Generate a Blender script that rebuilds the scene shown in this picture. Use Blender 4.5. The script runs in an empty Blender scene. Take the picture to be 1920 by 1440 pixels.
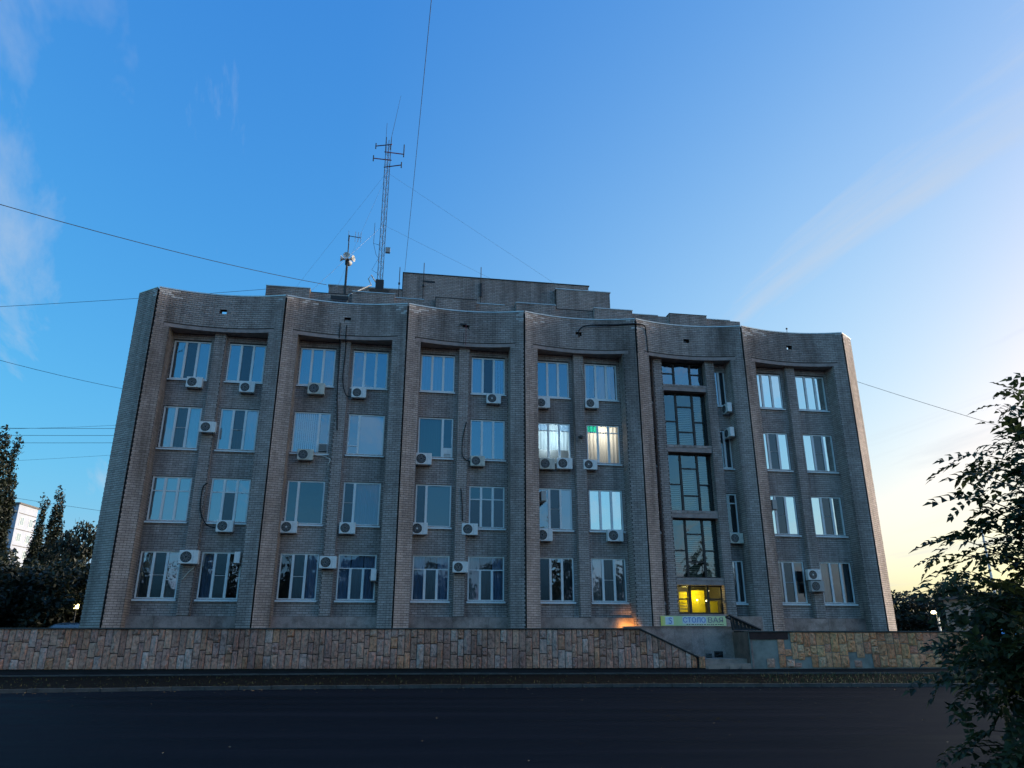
import bpy, math, random
from mathutils import Vector, Matrix, Euler

random.seed(11)
SC = bpy.context.scene
COL = SC.collection
R = math.radians

# ------------------------------------------------------------------ camera
cam = bpy.data.cameras.new('camera'); cam_o = bpy.data.objects.new('camera', cam); COL.objects.link(cam_o)
cam.lens = 25.875; cam.sensor_width = 36.0
cam.clip_start = 0.05; cam.clip_end = 6000
cam_o.location = (0, 0, 1.6); cam_o.rotation_euler = (R(90 + 18.91), 0, 0)
SC.camera = cam_o

# ------------------------------------------------------------------ sky (dusk)
SUN_EL, SUN_ROT = R(4.5), R(72.0)
w = bpy.data.worlds.new('World'); SC.world = w; w.use_nodes = True
nt = w.node_tree; N = nt.nodes; L = nt.links
bg = N['Background']
sky = N.new('ShaderNodeTexSky'); sky.sky_type = 'NISHITA'; sky.sun_disc = False
sky.sun_elevation = SUN_EL; sky.sun_rotation = SUN_ROT
sky.air_density = 1.0; sky.dust_density = 2.0; sky.ozone_density = 6.0
def wmath(op, a, b=None, clamp=False):
    n = N.new('ShaderNodeMath'); n.operation = op; n.use_clamp = clamp
    for i, v in enumerate((a, b)):
        if v is None: continue
        if isinstance(v, (int, float)): n.inputs[i].default_value = v
        else: L.new(v, n.inputs[i])
    return n.outputs[0]
sep = N.new('ShaderNodeSeparateColor'); L.new(sky.outputs[0], sep.inputs[0])
comb = N.new('ShaderNodeCombineColor')
# film response of the phone camera: red steeper, blue flatter, highlights kept from going red
chan = []
for i, (g, k) in enumerate(((1.3, 69.5), (0.9, 7.4), (0.4, 1.937))):
    v = wmath('POWER', wmath('MULTIPLY', sep.outputs[i], 0.1), g)
    chan.append(wmath('MULTIPLY', v, k * 10 / 8.0))
L.new(wmath('MINIMUM', chan[0], wmath('MULTIPLY', chan[1], 1.06)), comb.inputs[0]); 
tc = N.new('ShaderNodeTexCoord')
sx = N.new('ShaderNodeSeparateXYZ'); L.new(tc.outputs['Generated'], sx.inputs[0])
elv = wmath('MAXIMUM', sx.outputs[2], 0.0)
# how far a direction lies towards the sunset
sunw = wmath('ADD', wmath('MULTIPLY', sx.outputs[0], math.sin(SUN_ROT)), wmath('MULTIPLY', sx.outputs[1], math.cos(SUN_ROT)))
low = wmath('POWER', 2.718, wmath('MULTIPLY', elv, -11.5))
vlow = wmath('POWER', 2.718, wmath('MULTIPLY', elv, -24.0))
L.new(wmath('MULTIPLY', chan[1], wmath('SUBTRACT', 1.0, wmath('MULTIPLY', wmath('MULTIPLY', vlow, 0.30), wmath('MAXIMUM', sunw, 0.0)))), comb.inputs[1])
L.new(wmath('MULTIPLY', chan[2], wmath('SUBTRACT', 1.0, wmath('MULTIPLY', wmath('MULTIPLY', low, 1.05), wmath('MAXIMUM', sunw, 0.0)))), comb.inputs[2])
om = wmath('SUBTRACT', 1.0, elv)
hz = wmath('MULTIPLY', wmath('MULTIPLY', wmath('MULTIPLY', om, om), wmath('SUBTRACT', 1.0, low)), wmath('MULTIPLY', wmath('SUBTRACT', sunw, 0.05), 1.9, True))
hazy = N.new('ShaderNodeMixRGB'); hazy.inputs['Color2'].default_value = (1.15, 1.22, 1.22, 1)
L.new(wmath('MULTIPLY', hz, 0.5), hazy.inputs[0]); L.new(comb.outputs[0], hazy.inputs['Color1'])
# thin high clouds, by direction
zz = wmath('ADD', wmath('MAXIMUM', sx.outputs[2], 0.0), 0.12)
cx = wmath('DIVIDE', sx.outputs[0], zz); cy = wmath('DIVIDE', sx.outputs[1], zz)
cv = N.new('ShaderNodeCombineXYZ'); L.new(cx, cv.inputs[0]); L.new(cy, cv.inputs[1])
mp = N.new('ShaderNodeMapping'); mp.inputs['Scale'].default_value = (0.54, 2.188, 1)
mp.inputs['Location'].default_value = (9.082, 26.765, 0)
vr = N.new('ShaderNodeVectorRotate'); vr.rotation_type = 'Z_AXIS'; vr.inputs['Angle'].default_value = R(72.0)
L.new(cv.outputs[0], vr.inputs[0]); L.new(vr.outputs[0], mp.inputs[0])
n1 = N.new('ShaderNodeTexNoise'); n1.inputs['Scale'].default_value = 1.15; n1.inputs['Detail'].default_value = 7; n1.inputs['Roughness'].default_value = 0.62; n1.inputs['Distortion'].default_value = 0.5
L.new(mp.outputs[0], n1.inputs['Vector'])
cr = N.new('ShaderNodeValToRGB'); cr.color_ramp.elements[0].position = 0.53; cr.color_ramp.elements[1].position = 0.80
L.new(n1.outputs[0], cr.inputs[0])
mixc = N.new('ShaderNodeMixRGB'); mixc.inputs['Color2'].default_value = (0.76, 0.84, 0.95, 1)
L.new(wmath('MULTIPLY', cr.outputs[0], 0.8), mixc.inputs[0]); L.new(hazy.outputs[0], mixc.inputs['Color1'])
L.new(mixc.outputs[0], bg.inputs[0])
bg.inputs[1].default_value = 0.1

sun = bpy.data.lights.new('sun', 'SUN'); sun.energy = 0.95; sun.angle = R(26); sun.color = (1.0, 0.90, 0.80)
sun_o = bpy.data.objects.new('sun', sun); COL.objects.link(sun_o)
sd = Vector((math.sin(SUN_ROT) * math.cos(SUN_EL), math.cos(SUN_ROT) * math.cos(SUN_EL), math.sin(SUN_EL)))
sun_o.rotation_euler = sd.to_track_quat('Z', 'Y').to_euler()

SC.view_settings.view_transform = 'Standard'; SC.view_settings.look = 'None'
SC.view_settings.exposure = 3.0; SC.view_settings.gamma = 1.0
SC.render.engine = 'CYCLES'
SC.cycles.use_denoising = True
SC.cycles.max_bounces = 8; SC.cycles.transparent_max_bounces = 24
SC.cycles.caustics_reflective = False; SC.cycles.caustics_refractive = False
SC.cycles.sample_clamp_indirect = 4.0

# ------------------------------------------------------------------ materials
MATS = {}
def new_mat(name):
    m = bpy.data.materials.new(name); m.use_nodes = True; MATS[name] = m
    return m, m.node_tree.nodes, m.node_tree.links, m.node_tree.nodes['Principled BSDF']
def ramp(N, cols, pos=None):
    r = N.new('ShaderNodeValToRGB'); e = r.color_ramp.elements
    n = len(cols)
    while len(e) < n: e.new(0.5)
    for i, c in enumerate(cols):
        e[i].position = (pos[i] if pos else i / (n - 1)); e[i].color = (c[0], c[1], c[2], 1)
    return r
def noise(N, L, scale, detail=4, rough=0.6, space='Object', vec=None):
    n = N.new('ShaderNodeTexNoise'); n.inputs['Scale'].default_value = scale
    n.inputs['Detail'].default_value = detail; n.inputs['Roughness'].default_value = rough
    if vec is None:
        t = N.new('ShaderNodeTexCoord'); vec = t.outputs[space]
    L.new(vec, n.inputs['Vector'])
    return n.outputs[0]
def mixcol(N, L, fac, a, b, mode='MIX'):
    m = N.new('ShaderNodeMixRGB'); m.blend_type = mode
    for i, v in ((0, fac), (1, a), (2, b)):
        if hasattr(v, 'is_linked') or hasattr(v, 'links'): L.new(v, m.inputs[i])
        elif isinstance(v, (int, float)): m.inputs[i].default_value = v
        else: m.inputs[i].default_value = (v[0], v[1], v[2], 1)
    return m.outputs[0]
def plain(name, col, rough=0.6, var=0.25, scale=6, metal=0.0, bump=0.0, bscale=40, spec=0.5, col2=None):
    m, N, L, b = new_mat(name)
    g = N.new('ShaderNodeNewGeometry')
    f = noise(N, L, scale, 5, 0.65, vec=g.outputs['Position'])
    c2 = col2 or tuple(c * (1 - var) for c in col)
    r = ramp(N, [c2, col, tuple(min(1, c * (1 + var * 0.6)) for c in col)], [0.3, 0.52, 0.75]); L.new(f, r.inputs[0])
    L.new(r.outputs[0], b.inputs['Base Color'])
    b.inputs['Roughness'].default_value = rough; b.inputs['Metallic'].default_value = metal
    b.inputs['Specular IOR Level'].default_value = spec
    if bump:
        bp = N.new('ShaderNodeBump'); bp.inputs['Strength'].default_value = bump; bp.inputs['Distance'].default_value = 0.02
        L.new(noise(N, L, bscale, 4, 0.6, vec=g.outputs['Position']), bp.inputs['Height']); L.new(bp.outputs[0], b.inputs['Normal'])
    return m
def glow(name, col, strength):
    m, N, L, b = new_mat(name)
    b.inputs['Base Color'].default_value = (*col, 1); b.inputs['Emission Color'].default_value = (*col, 1)
    b.inputs['Emission Strength'].default_value = strength
    return m

BR_COLS = [(0.445, 0.348, 0.312), (0.505, 0.399, 0.354), (0.535, 0.424, 0.377), (0.565, 0.449, 0.401), (0.615, 0.494, 0.444)]
def brick_mat(name, per_object, cols=BR_COLS):
    m, N, L, b = new_mat(name)
    g = N.new('ShaderNodeNewGeometry')
    if per_object:
        oi = N.new('ShaderNodeObjectInfo'); rnd = oi.outputs['Random']
    else:
        rnd = g.outputs['Random Per Island']
    r = ramp(N, cols, [0.0, 0.18, 0.5, 0.8, 1.0]); L.new(rnd, r.inputs[0])
    mp = N.new('ShaderNodeMapping'); mp.inputs['Scale'].default_value = (0.6, 0.6, 0.14); L.new(g.outputs['Position'], mp.inputs[0])
    st = noise(N, L, 1.0, 6, 0.7, vec=mp.outputs[0])          # long rain stains
    sr = ramp(N, [(0.38, 0.36, 0.35), (1, 1, 1), (1.15, 1.12, 1.08)], [0.30, 0.54, 0.8]); L.new(st, sr.inputs[0])
    c = mixcol(N, L, 0.85, r.outputs[0], sr.outputs[0], 'MULTIPLY')
    mp2 = N.new('ShaderNodeMapping'); mp2.inputs['Scale'].default_value = (2.6, 2.6, 0.10); L.new(g.outputs['Position'], mp2.inputs[0])
    s2 = ramp(N, [(0.55, 0.54, 0.53), (1, 1, 1)], [0.34, 0.50]); L.new(noise(N, L, 1.0, 4, 0.6, vec=mp2.outputs[0]), s2.inputs[0])
    c = mixcol(N, L, 0.55, c, s2.outputs[0], 'MULTIPLY')
    fine = noise(N, L, 28, 4, 0.7, vec=g.outputs['Position'])
    fr = ramp(N, [(0.72, 0.72, 0.72), (1.1, 1.1, 1.1)], [0.3, 0.7]); L.new(fine, fr.inputs[0])
    c = mixcol(N, L, 1.0, c, fr.outputs[0], 'MULTIPLY')
    L.new(c, b.inputs['Base Color']); b.inputs['Roughness'].default_value = 0.85; b.inputs['Specular IOR Level'].default_value = 0.25
    bp = N.new('ShaderNodeBump'); bp.inputs['Strength'].default_value = 0.35; bp.inputs['Distance'].default_value = 0.01
    L.new(fine, bp.inputs['Height']); L.new(bp.outputs[0], b.inputs['Normal'])
    return m
brick_mat('brick', False); brick_mat('brick_single', True)
plain('mortar', (0.085, 0.066, 0.057), 0.95, 0.3, 5)
plain('concrete', (0.40, 0.30, 0.27), 0.9, 0.3, 3, bump=0.3)
plain('roofing', (0.06, 0.06, 0.065), 0.8, 0.3, 2)
plain('coping', (0.62, 0.60, 0.58), 0.35, 0.25, 4, metal=0.5)
plain('white_frame', (0.90, 0.87, 0.84), 0.35, 0.06, 8)
plain('dark_frame', (0.030, 0.026, 0.024), 0.5, 0.2, 8)
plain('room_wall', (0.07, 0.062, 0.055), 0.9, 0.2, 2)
plain('ac_white', (0.86, 0.82, 0.78), 0.45, 0.12, 7)
plain('ac_aged', (0.66, 0.60, 0.50), 0.55, 0.25, 5)
plain('ac_grey', (0.42, 0.40, 0.38), 0.5, 0.12, 7)
plain('ac_dark', (0.018, 0.018, 0.02), 0.55, 0.2, 9)
plain('ac_blade', (0.05, 0.05, 0.055), 0.5, 0.2, 9)
plain('steel_dark', (0.030, 0.028, 0.028), 0.55, 0.3, 9)
plain('steel_grey', (0.24, 0.22, 0.21), 0.45, 0.25, 9, metal=0.5)
plain('black_cable', (0.012, 0.012, 0.013), 0.6, 0.2, 9)
plain('white_cable', (0.6, 0.56, 0.5), 0.5, 0.1, 9)
plain('rust', (0.055, 0.024, 0.020), 0.8, 0.4, 4)
plain('red_paint', (0.22, 0.03, 0.05), 0.6, 0.3, 9)
plain('soil', (0.012, 0.010, 0.008), 0.97, 0.5, 3, bump=0.6, bscale=20, spec=0.05)
plain('paving', (0.022, 0.021, 0.020), 0.9, 0.35, 1.5, bump=0.3, spec=0.06)
plain('step_stone', (0.40, 0.28, 0.22), 0.85, 0.4, 3, bump=0.3)
plain('slab_brown', (0.17, 0.105, 0.078), 0.7, 0.5, 3)
plain('kerb_concrete', (0.10, 0.095, 0.088), 0.9, 0.4, 2.5, bump=0.3, spec=0.15)
plain('yard', (0.04, 0.04, 0.038), 0.9, 0.3, 0.6)
plain('grassland', (0.03, 0.04, 0.018), 0.95, 0.4, 0.05)
plain('plaster', (0.30, 0.29, 0.25), 0.92, 0.3, 3, bump=0.5)
plain('wall_core', (0.020, 0.017, 0.015), 0.95, 0.3, 6)
plain('panel_wall', (0.44, 0.46, 0.54), 0.85, 0.12, 0.4)
plain('panel_joint', (0.16, 0.14, 0.13), 0.9, 0.1, 1)
plain('bark', (0.055, 0.042, 0.032), 0.9, 0.4, 14, bump=0.6, bscale=30)
plain('kiosk_wall', (0.46, 0.34, 0.26), 0.85, 0.2, 1.2)
plain('tyre', (0.015, 0.015, 0.015), 0.8, 0.1, 9)
plain('rim', (0.4, 0.4, 0.4), 0.35, 0.1, 9, metal=0.8)
plain('car_dark', (0.02, 0.022, 0.028), 0.22, 0.05, 2)
plain('car_beige', (0.62, 0.58, 0.48), 0.25, 0.05, 2)
plain('skin', (0.42, 0.25, 0.17), 0.6, 0.1, 20)
plain('cloth_blue', (0.42, 0.48, 0.56), 0.8, 0.15, 20)
plain('cloth_dark', (0.025, 0.028, 0.035), 0.85, 0.15, 20)
plain('grass', (0.045, 0.06, 0.016), 0.8, 0.5, 3)

# granite slabs
m, N, L, b = new_mat('granite')
g = N.new('ShaderNodeNewGeometry'); oi = N.new('ShaderNodeObjectInfo')
r0 = ramp(N, [(0.36, 0.23, 0.19), (0.50, 0.335, 0.285), (0.43, 0.30, 0.25), (0.56, 0.39, 0.33)]); L.new(oi.outputs['Random'], r0.inputs[0])
blot = ramp(N, [(0.45, 0.43, 0.42), (1, 1, 1), (1.15, 1.12, 1.08)], [0.32, 0.55, 0.8]); L.new(noise(N, L, 1.6, 6, 0.7, vec=g.outputs['Position']), blot.inputs[0])
spk = ramp(N, [(0.7, 0.7, 0.7), (1.15, 1.15, 1.15)], [0.35, 0.65]); L.new(noise(N, L, 60, 2, 0.5, vec=g.outputs['Position']), spk.inputs[0])
c = mixcol(N, L, 1.0, r0.outputs[0], blot.outputs[0], 'MULTIPLY'); c = mixcol(N, L, 1.0, c, spk.outputs[0], 'MULTIPLY')
L.new(c, b.inputs['Base Color']); b.inputs['Roughness'].default_value = 0.45

# sandstone cladding
def stone_mat(name, cols):
    m, N, L, b = new_mat(name)
    g = N.new('ShaderNodeNewGeometry'); oi = N.new('ShaderNodeObjectInfo')
    n = len(cols); r0 = ramp(N, cols); L.new(oi.outputs['Random'], r0.inputs[0])
    f = noise(N, L, 9, 6, 0.7, vec=g.outputs['Position'])
    r1 = ramp(N, [(0.28, 0.27, 0.27), (1, 1, 1), (1.3, 1.25, 1.2)], [0.28, 0.50, 0.78]); L.new(f, r1.inputs[0])
    c = mixcol(N, L, 1.0, r0.outputs[0], r1.outputs[0], 'MULTIPLY')
    st = noise(N, L, 0.5, 4, 0.6, vec=g.outputs['Position'])
    r2 = ramp(N, [(0.5, 0.5, 0.52), (1, 1, 1)], [0.36, 0.55]); L.new(st, r2.inputs[0])
    c = mixcol(N, L, 0.8, c, r2.outputs[0], 'MULTIPLY')
    L.new(c, b.inputs['Base Color']); b.inputs['Roughness'].default_value = 0.92; b.inputs['Specular IOR Level'].default_value = 0.2
    bp = N.new('ShaderNodeBump'); bp.inputs['Strength'].default_value = 0.7; bp.inputs['Distance'].default_value = 0.03
    L.new(noise(N, L, 22, 5, 0.7, vec=g.outputs['Position']), bp.inputs['Height']); L.new(bp.outputs[0], b.inputs['Normal'])
stone_mat('sandstone', [(0.491, 0.236, 0.167), (0.723, 0.363, 0.249), (0.621, 0.330, 0.245), (0.790, 0.440, 0.304), (0.751, 0.347, 0.240), (0.578, 0.303, 0.234), (0.790, 0.353, 0.196), (0.679, 0.375, 0.295), (0.790, 0.540, 0.436)])
stone_mat('sandstone_warm_lit', [(0.769, 0.291, 0.150), (0.850, 0.420, 0.193), (0.850, 0.323, 0.176), (0.850, 0.475, 0.238), (0.836, 0.334, 0.202), (0.850, 0.377, 0.184), (0.850, 0.430, 0.238), (0.850, 0.549, 0.334)])  # warmer right-wall stone, lamp and horizon glow put into its colour

# asphalt
m, N, L, b = new_mat('asphalt')
g = N.new('ShaderNodeNewGeometry')
mp = N.new('ShaderNodeMapping'); mp.inputs['Scale'].default_value = (0.06, 0.9, 1); L.new(g.outputs['Position'], mp.inputs[0])
f = noise(N, L, 1.0, 5, 0.6, vec=mp.outputs[0])
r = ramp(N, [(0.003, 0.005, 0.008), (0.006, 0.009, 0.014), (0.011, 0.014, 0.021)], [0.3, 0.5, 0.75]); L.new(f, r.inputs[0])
sp = ramp(N, [(1, 1, 1), (1, 1, 1), (4.5, 4.3, 4.0)], [0.0, 0.73, 0.76]); L.new(noise(N, L, 17, 1, 0.5, vec=g.outputs['Position']), sp.inputs[0])
c = mixcol(N, L, 0.6, r.outputs[0], sp.outputs[0], 'MULTIPLY')
L.new(c, b.inputs['Base Color'])
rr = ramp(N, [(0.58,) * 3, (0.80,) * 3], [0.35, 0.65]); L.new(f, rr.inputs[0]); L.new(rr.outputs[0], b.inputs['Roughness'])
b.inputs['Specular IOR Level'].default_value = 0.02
bp = N.new('ShaderNodeBump'); bp.inputs['Strength'].default_value = 0.5; bp.inputs['Distance'].default_value = 0.006
L.new(noise(N, L, 90, 3, 0.6, vec=g.outputs['Position']), bp.inputs['Height']); L.new(bp.outputs[0], b.inputs['Normal'])

# glass: reflecting pane over a dim room
def glass_mat(name, base, tint=(0.75, 0.8, 0.85), wav=0.05, rough=0.01, refl=(0.62, 0.82, 1.0)):
    m, N, L, b = new_mat(name); N.remove(b)
    out = N['Material Output']
    tr = N.new('ShaderNodeBsdfTransparent'); tr.inputs[0].default_value = (*tint, 1)
    gl = N.new('ShaderNodeBsdfGlossy'); gl.inputs['Roughness'].default_value = rough; gl.inputs['Color'].default_value = (*refl, 1)
    g = N.new('ShaderNodeNewGeometry')
    bp = N.new('ShaderNodeBump'); bp.inputs['Strength'].default_value = wav; bp.inputs['Distance'].default_value = 0.05
    L.new(noise(N, L, 1.7, 2, 0.5, vec=g.outputs['Position']), bp.inputs['Height']); L.new(bp.outputs[0], gl.inputs['Normal'])
    fr = N.new('ShaderNodeFresnel'); fr.inputs[0].default_value = 1.5
    ma = N.new('ShaderNodeMath'); ma.operation = 'MULTIPLY_ADD'; ma.use_clamp = True
    L.new(fr.outputs[0], ma.inputs[0]); ma.inputs[1].default_value = 1.0; ma.inputs[2].default_value = base
    mx = N.new('ShaderNodeMixShader'); L.new(ma.outputs[0], mx.inputs[0]); L.new(tr.outputs[0], mx.inputs[1]); L.new(gl.outputs[0], mx.inputs[2])
    L.new(mx.outputs[0], out.inputs[0])
glass_mat('glass', 0.30, wav=0.10); glass_mat('glass_wavy', 0.30, wav=0.5); glass_mat('glass_mirror', 0.80, wav=0.04, refl=(0.84, 0.97, 1.0))
glass_mat('glass_stair', 0.20, tint=(0.8, 0.85, 0.8), wav=0.25, refl=(0.55, 0.72, 0.82)); glass_mat('glass_dim', 0.12, wav=0.10); glass_mat('glass_net', 0.09, tint=(0.42, 0.42, 0.42), rough=0.25)
glass_mat('glass_clear', 0.0, tint=(0.95, 0.95, 0.95)); glass_mat('glass_green', 0.05, tint=(0.03, 0.55, 0.42), refl=(0.3, 0.9, 0.75))

def cloth(name, col, tl=0.35, fold=0.0):
    m, N, L, b = new_mat(name)
    b.inputs['Base Color'].default_value = (*col, 1); b.inputs['Roughness'].default_value = 0.9
    out = N['Material Output']; t = N.new('ShaderNodeBsdfTranslucent'); t.inputs[0].default_value = (*col, 1)
    mx = N.new('ShaderNodeMixShader'); mx.inputs[0].default_value = tl
    L.new(b.outputs[0], mx.inputs[1]); L.new(t.outputs[0], mx.inputs[2]); L.new(mx.outputs[0], out.inputs[0])
cloth('curtain_white', (0.86, 0.84, 0.80)); cloth('curtain_dim', (0.34, 0.33, 0.33)); cloth('blind_teal', (0.30, 0.62, 0.62)); cloth('blind_green', (0.20, 0.38, 0.30))
cloth('blind_grey', (0.36, 0.36, 0.34)); cloth('blind_pale', (0.62, 0.64, 0.52)); cloth('foil', (0.88, 0.88, 0.84), 0.3); cloth('curtain_lit', (0.90, 0.88, 0.80), 0.6); cloth('blind_white', (0.80, 0.80, 0.78))
cloth('curtain_blue', (0.50, 0.66, 0.90), 0.3)
cloth('paper_yellow', (0.88, 0.80, 0.14), 0.7)

# foliage
def leaf_mat(name, c1, c2, tl=0.35):
    m, N, L, b = new_mat(name)
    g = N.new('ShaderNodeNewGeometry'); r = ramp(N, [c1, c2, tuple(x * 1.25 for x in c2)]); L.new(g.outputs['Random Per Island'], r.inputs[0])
    L.new(r.outputs[0], b.inputs['Base Color']); b.inputs['Roughness'].default_value = 0.55
    out = N['Material Output']; t = N.new('ShaderNodeBsdfTranslucent'); L.new(r.outputs[0], t.inputs[0])
    mx = N.new('ShaderNodeMixShader'); mx.inputs[0].default_value = tl
    L.new(b.outputs[0], mx.inputs[1]); L.new(t.outputs[0], mx.inputs[2]); L.new(mx.outputs[0], out.inputs[0])
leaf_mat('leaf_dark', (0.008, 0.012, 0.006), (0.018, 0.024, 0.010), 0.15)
leaf_mat('leaf_near', (0.020, 0.030, 0.012), (0.048, 0.064, 0.020), 0.45)

# ------------------------------------------------------------------ mesh helpers
def tag(o, label=None, cat=None, group=None, kind=None):
    if label: o['label'] = label
    if cat: o['category'] = cat
    if group: o['group'] = group
    if kind: o['kind'] = kind
    return o
def empty(name, loc=(0, 0, 0), rz=0.0, parent=None):
    o = bpy.data.objects.new(name, None); COL.objects.link(o); o.location = loc; o.rotation_euler = (0, 0, rz); o.parent = parent
    o.empty_display_size = 0.2
    return o
def link_mesh(name, me, parent=None, loc=(0, 0, 0), rz=0.0, mat=None):
    if mat and not me.materials: me.materials.append(MATS[mat])
    o = bpy.data.objects.new(name, me); COL.objects.link(o); o.parent = parent; o.location = loc; o.rotation_euler = (0, 0, rz)
    return o
class MB:
    def __init__(s): s.v = []; s.f = []
    def box(s, x0, x1, y0, y1, z0, z1):
        i = len(s.v)
        s.v += [(x0, y0, z0), (x1, y0, z0), (x1, y1, z0), (x0, y1, z0), (x0, y0, z1), (x1, y0, z1), (x1, y1, z1), (x0, y1, z1)]
        s.f += [(i, i + 3, i + 2, i + 1), (i + 4, i + 5, i + 6, i + 7), (i, i + 1, i + 5, i + 4), (i + 1, i + 2, i + 6, i + 5), (i + 2, i + 3, i + 7, i + 6), (i + 3, i, i + 4, i + 7)]
        return s
    def quad(s, a, b, c, d):
        i = len(s.v); s.v += [a, b, c, d]; s.f.append((i, i + 1, i + 2, i + 3)); return s
    def prism(s, poly, z0, z1):
        # poly listed counter-clockwise seen from above
        i = len(s.v); n = len(poly)
        s.v += [(p[0], p[1], z0) for p in poly] + [(p[0], p[1], z1) for p in poly]
        for k in range(n):
            j = (k + 1) % n; s.f.append((i + k, i + j, i + n + j, i + n + k))
        s.f.append(tuple(i + n + k for k in range(n))); s.f.append(tuple(i + k for k in reversed(range(n))))
        return s
    def wall(s, pts, t, z0, z1):
        # curved wall: front polyline left to right, thickness t along +y
        for a, b_ in zip(pts[:-1], pts[1:]):
            s.prism([a, b_, (b_[0], b_[1] + t), (a[0], a[1] + t)], z0, z1)
        return s
    def tube(s, pts, r, n=6, r2=None, caps=True):
        pts = [Vector(p) for p in pts]; m = len(pts); i = len(s.v)
        up = Vector((0, 0, 1))
        for k, p in enumerate(pts):
            d = (pts[min(k + 1, m - 1)] - pts[max(k - 1, 0)]).normalized()
            a = d.cross(up)
            if a.length < 1e-3: a = d.cross(Vector((1, 0, 0)))
            a.normalize(); b_ = a.cross(d)
            rr = r + ((r2 - r) * k / (m - 1) if r2 is not None else 0)
            for q in range(n):
                t = 2 * math.pi * q / n
                s.v.append(tuple(p + a * rr * math.cos(t) + b_ * rr * math.sin(t)))
        for k in range(m - 1):
            for q in range(n):
                u = i + k * n + q; v = i + k * n + (q + 1) % n
                s.f.append((u, v, v + n, u + n))
        if caps:
            s.f.append(tuple(i + q for q in reversed(range(n)))); s.f.append(tuple(i + (m - 1) * n + q for q in range(n)))
        return s
    def lathe(s, prof, n=16, axis='y', c=(0, 0, 0)):
        # prof: list of (radius, offset along axis)
        i = len(s.v)
        for r, o in prof:
            for q in range(n):
                t = 2 * math.pi * q / n; a, b_ = r * math.cos(t), r * math.sin(t)
                p = {'y': (a, o, b_), 'z': (a, b_, o), 'x': (o, a, b_)}[axis]
                s.v.append((c[0] + p[0], c[1] + p[1], c[2] + p[2]))
        for k in range(len(prof) - 1):
            for q in range(n):
                u = i + k * n + q; v = i + k * n + (q + 1) % n
                s.f.append((u, u + n, v + n, v))
        return s
    def mesh(s, name, mat=None, smooth=False):
        me = bpy.data.meshes.new(name); me.from_pydata(s.v, [], s.f); me.update()
        if mat: me.materials.append(MATS[mat])
        if smooth:
            me.polygons.foreach_set('use_smooth', [True] * len(me.polygons))
        return me
    def build(s, name, mat, parent=None, loc=(0, 0, 0), rz=0.0, smooth=False):
        return link_mesh(name, s.mesh(name, mat, smooth), parent, loc, rz)
def bevel(o, wd=0.01, seg=2):
    md = o.modifiers.new('bevel', 'BEVEL'); md.width = wd; md.segments = seg; md.limit_method = 'ANGLE'
    return o
def copy_tree(o, parent=None):
    c = o.copy(); COL.objects.link(c); c.parent = parent
    for ch in list(o.children): copy_tree(ch, c)
    return c

# ------------------------------------------------------------------ the building frame
A = 0.15975
P0 = Vector((-17.12, 32.245)); U = Vector((math.cos(A), math.sin(A))); NB = Vector((-math.sin(A), math.cos(A)))
def fw(s, d, z):
    p = P0 + U * s + NB * d
    return (p.x, p.y, z)
BAY = 6.0; SAG = 0.5
ZTOP = 17.60; ZL = 15.68; ZBASE = 1.6; ZT = 1.80
SILL = [3.14, 6.52, 9.90, 13.32]; HEAD = [5.19, 8.56, 11.94, 15.29]
DW = 1.00            # front of the window wall
def arc_d(s):
    t = (s - 3.0) / 3.0
    return SAG * (1 - t * t)
def arc(s0, s1, n, b=0, off=0.0):
    return [(b * BAY + s0 + (s1 - s0) * k / n, arc_d(s0 + (s1 - s0) * k / n) + off) for k in range(n + 1)]

# ------------------------------------------------------------------ ground, road, kerb, verge, pavement
MB().quad((-3000, -3000, -0.05), (3000, -3000, -0.05), (3000, 3000, -0.05), (-3000, 3000, -0.05)).build('ground', 'grassland')['kind'] = 'structure'
def poly_y(tab, x):
    for (x0, *a), (x1, *b_) in zip(tab[:-1], tab[1:]):
        if x <= x1 or (x1, *b_) == tab[-1]:
            t = (x - x0) / (x1 - x0)
            return [p + (q - p) * t for p, q in zip(a, b_)]
KERB = [(-70, 9.0), (-40, 16.2), (-22, 21.6), (-15.1, 23.5), (-10.6, 24.6), (-5.5, 25.5), (3.9, 26.35), (14.4, 26.5), (40, 26.5), (90, 26.0)]
PEDGE = [(-70, 18.0, 0.26), (-40, 24.6, 0.27), (-18, 28.0, 0.29), (-6.3, 28.9, 0.32), (14.4, 29.5, 0.32), (40, 30.6, 0.30), (90, 32.5, 0.28)]
xs = [-70 + i for i in range(0, 161)]
def wall_y(x): return 29.9 + 0.06 * x
def strip(name, fa, fb, mat, n=1):
    mb = MB(); rows = []
    for x in xs:
        a, b_ = fa(x), fb(x)
        rows.append([tuple(a[k] + (b_[k] - a[k]) * j / n for k in range(3)) for j in range(n + 1)])
    for r0, r1 in zip(rows[:-1], rows[1:]):
        for j in range(n): mb.quad(r0[j], r1[j], r1[j + 1], r0[j + 1])
    o = mb.build(name, mat); o['kind'] = 'structure'; return o
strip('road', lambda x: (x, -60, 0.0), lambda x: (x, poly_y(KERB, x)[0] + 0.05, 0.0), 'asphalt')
strip('verge', lambda x: (x, poly_y(KERB, x)[0] + 0.10, 0.07), lambda x: (x, poly_y(PEDGE, x)[0] - 0.04, poly_y(PEDGE, x)[1] - 0.05), 'soil', 3)
strip('pavement', lambda x: (x, poly_y(PEDGE, x)[0] + 0.02, poly_y(PEDGE, x)[1] - 0.03), lambda x: (x, wall_y(x) + (0.6 if x < 40 else 3), 0.47), 'paving')
MB().box(-120, 120, 32.6, 140, 0.3, 0.75).build('yard', 'yard')['kind'] = 'structure'
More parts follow.
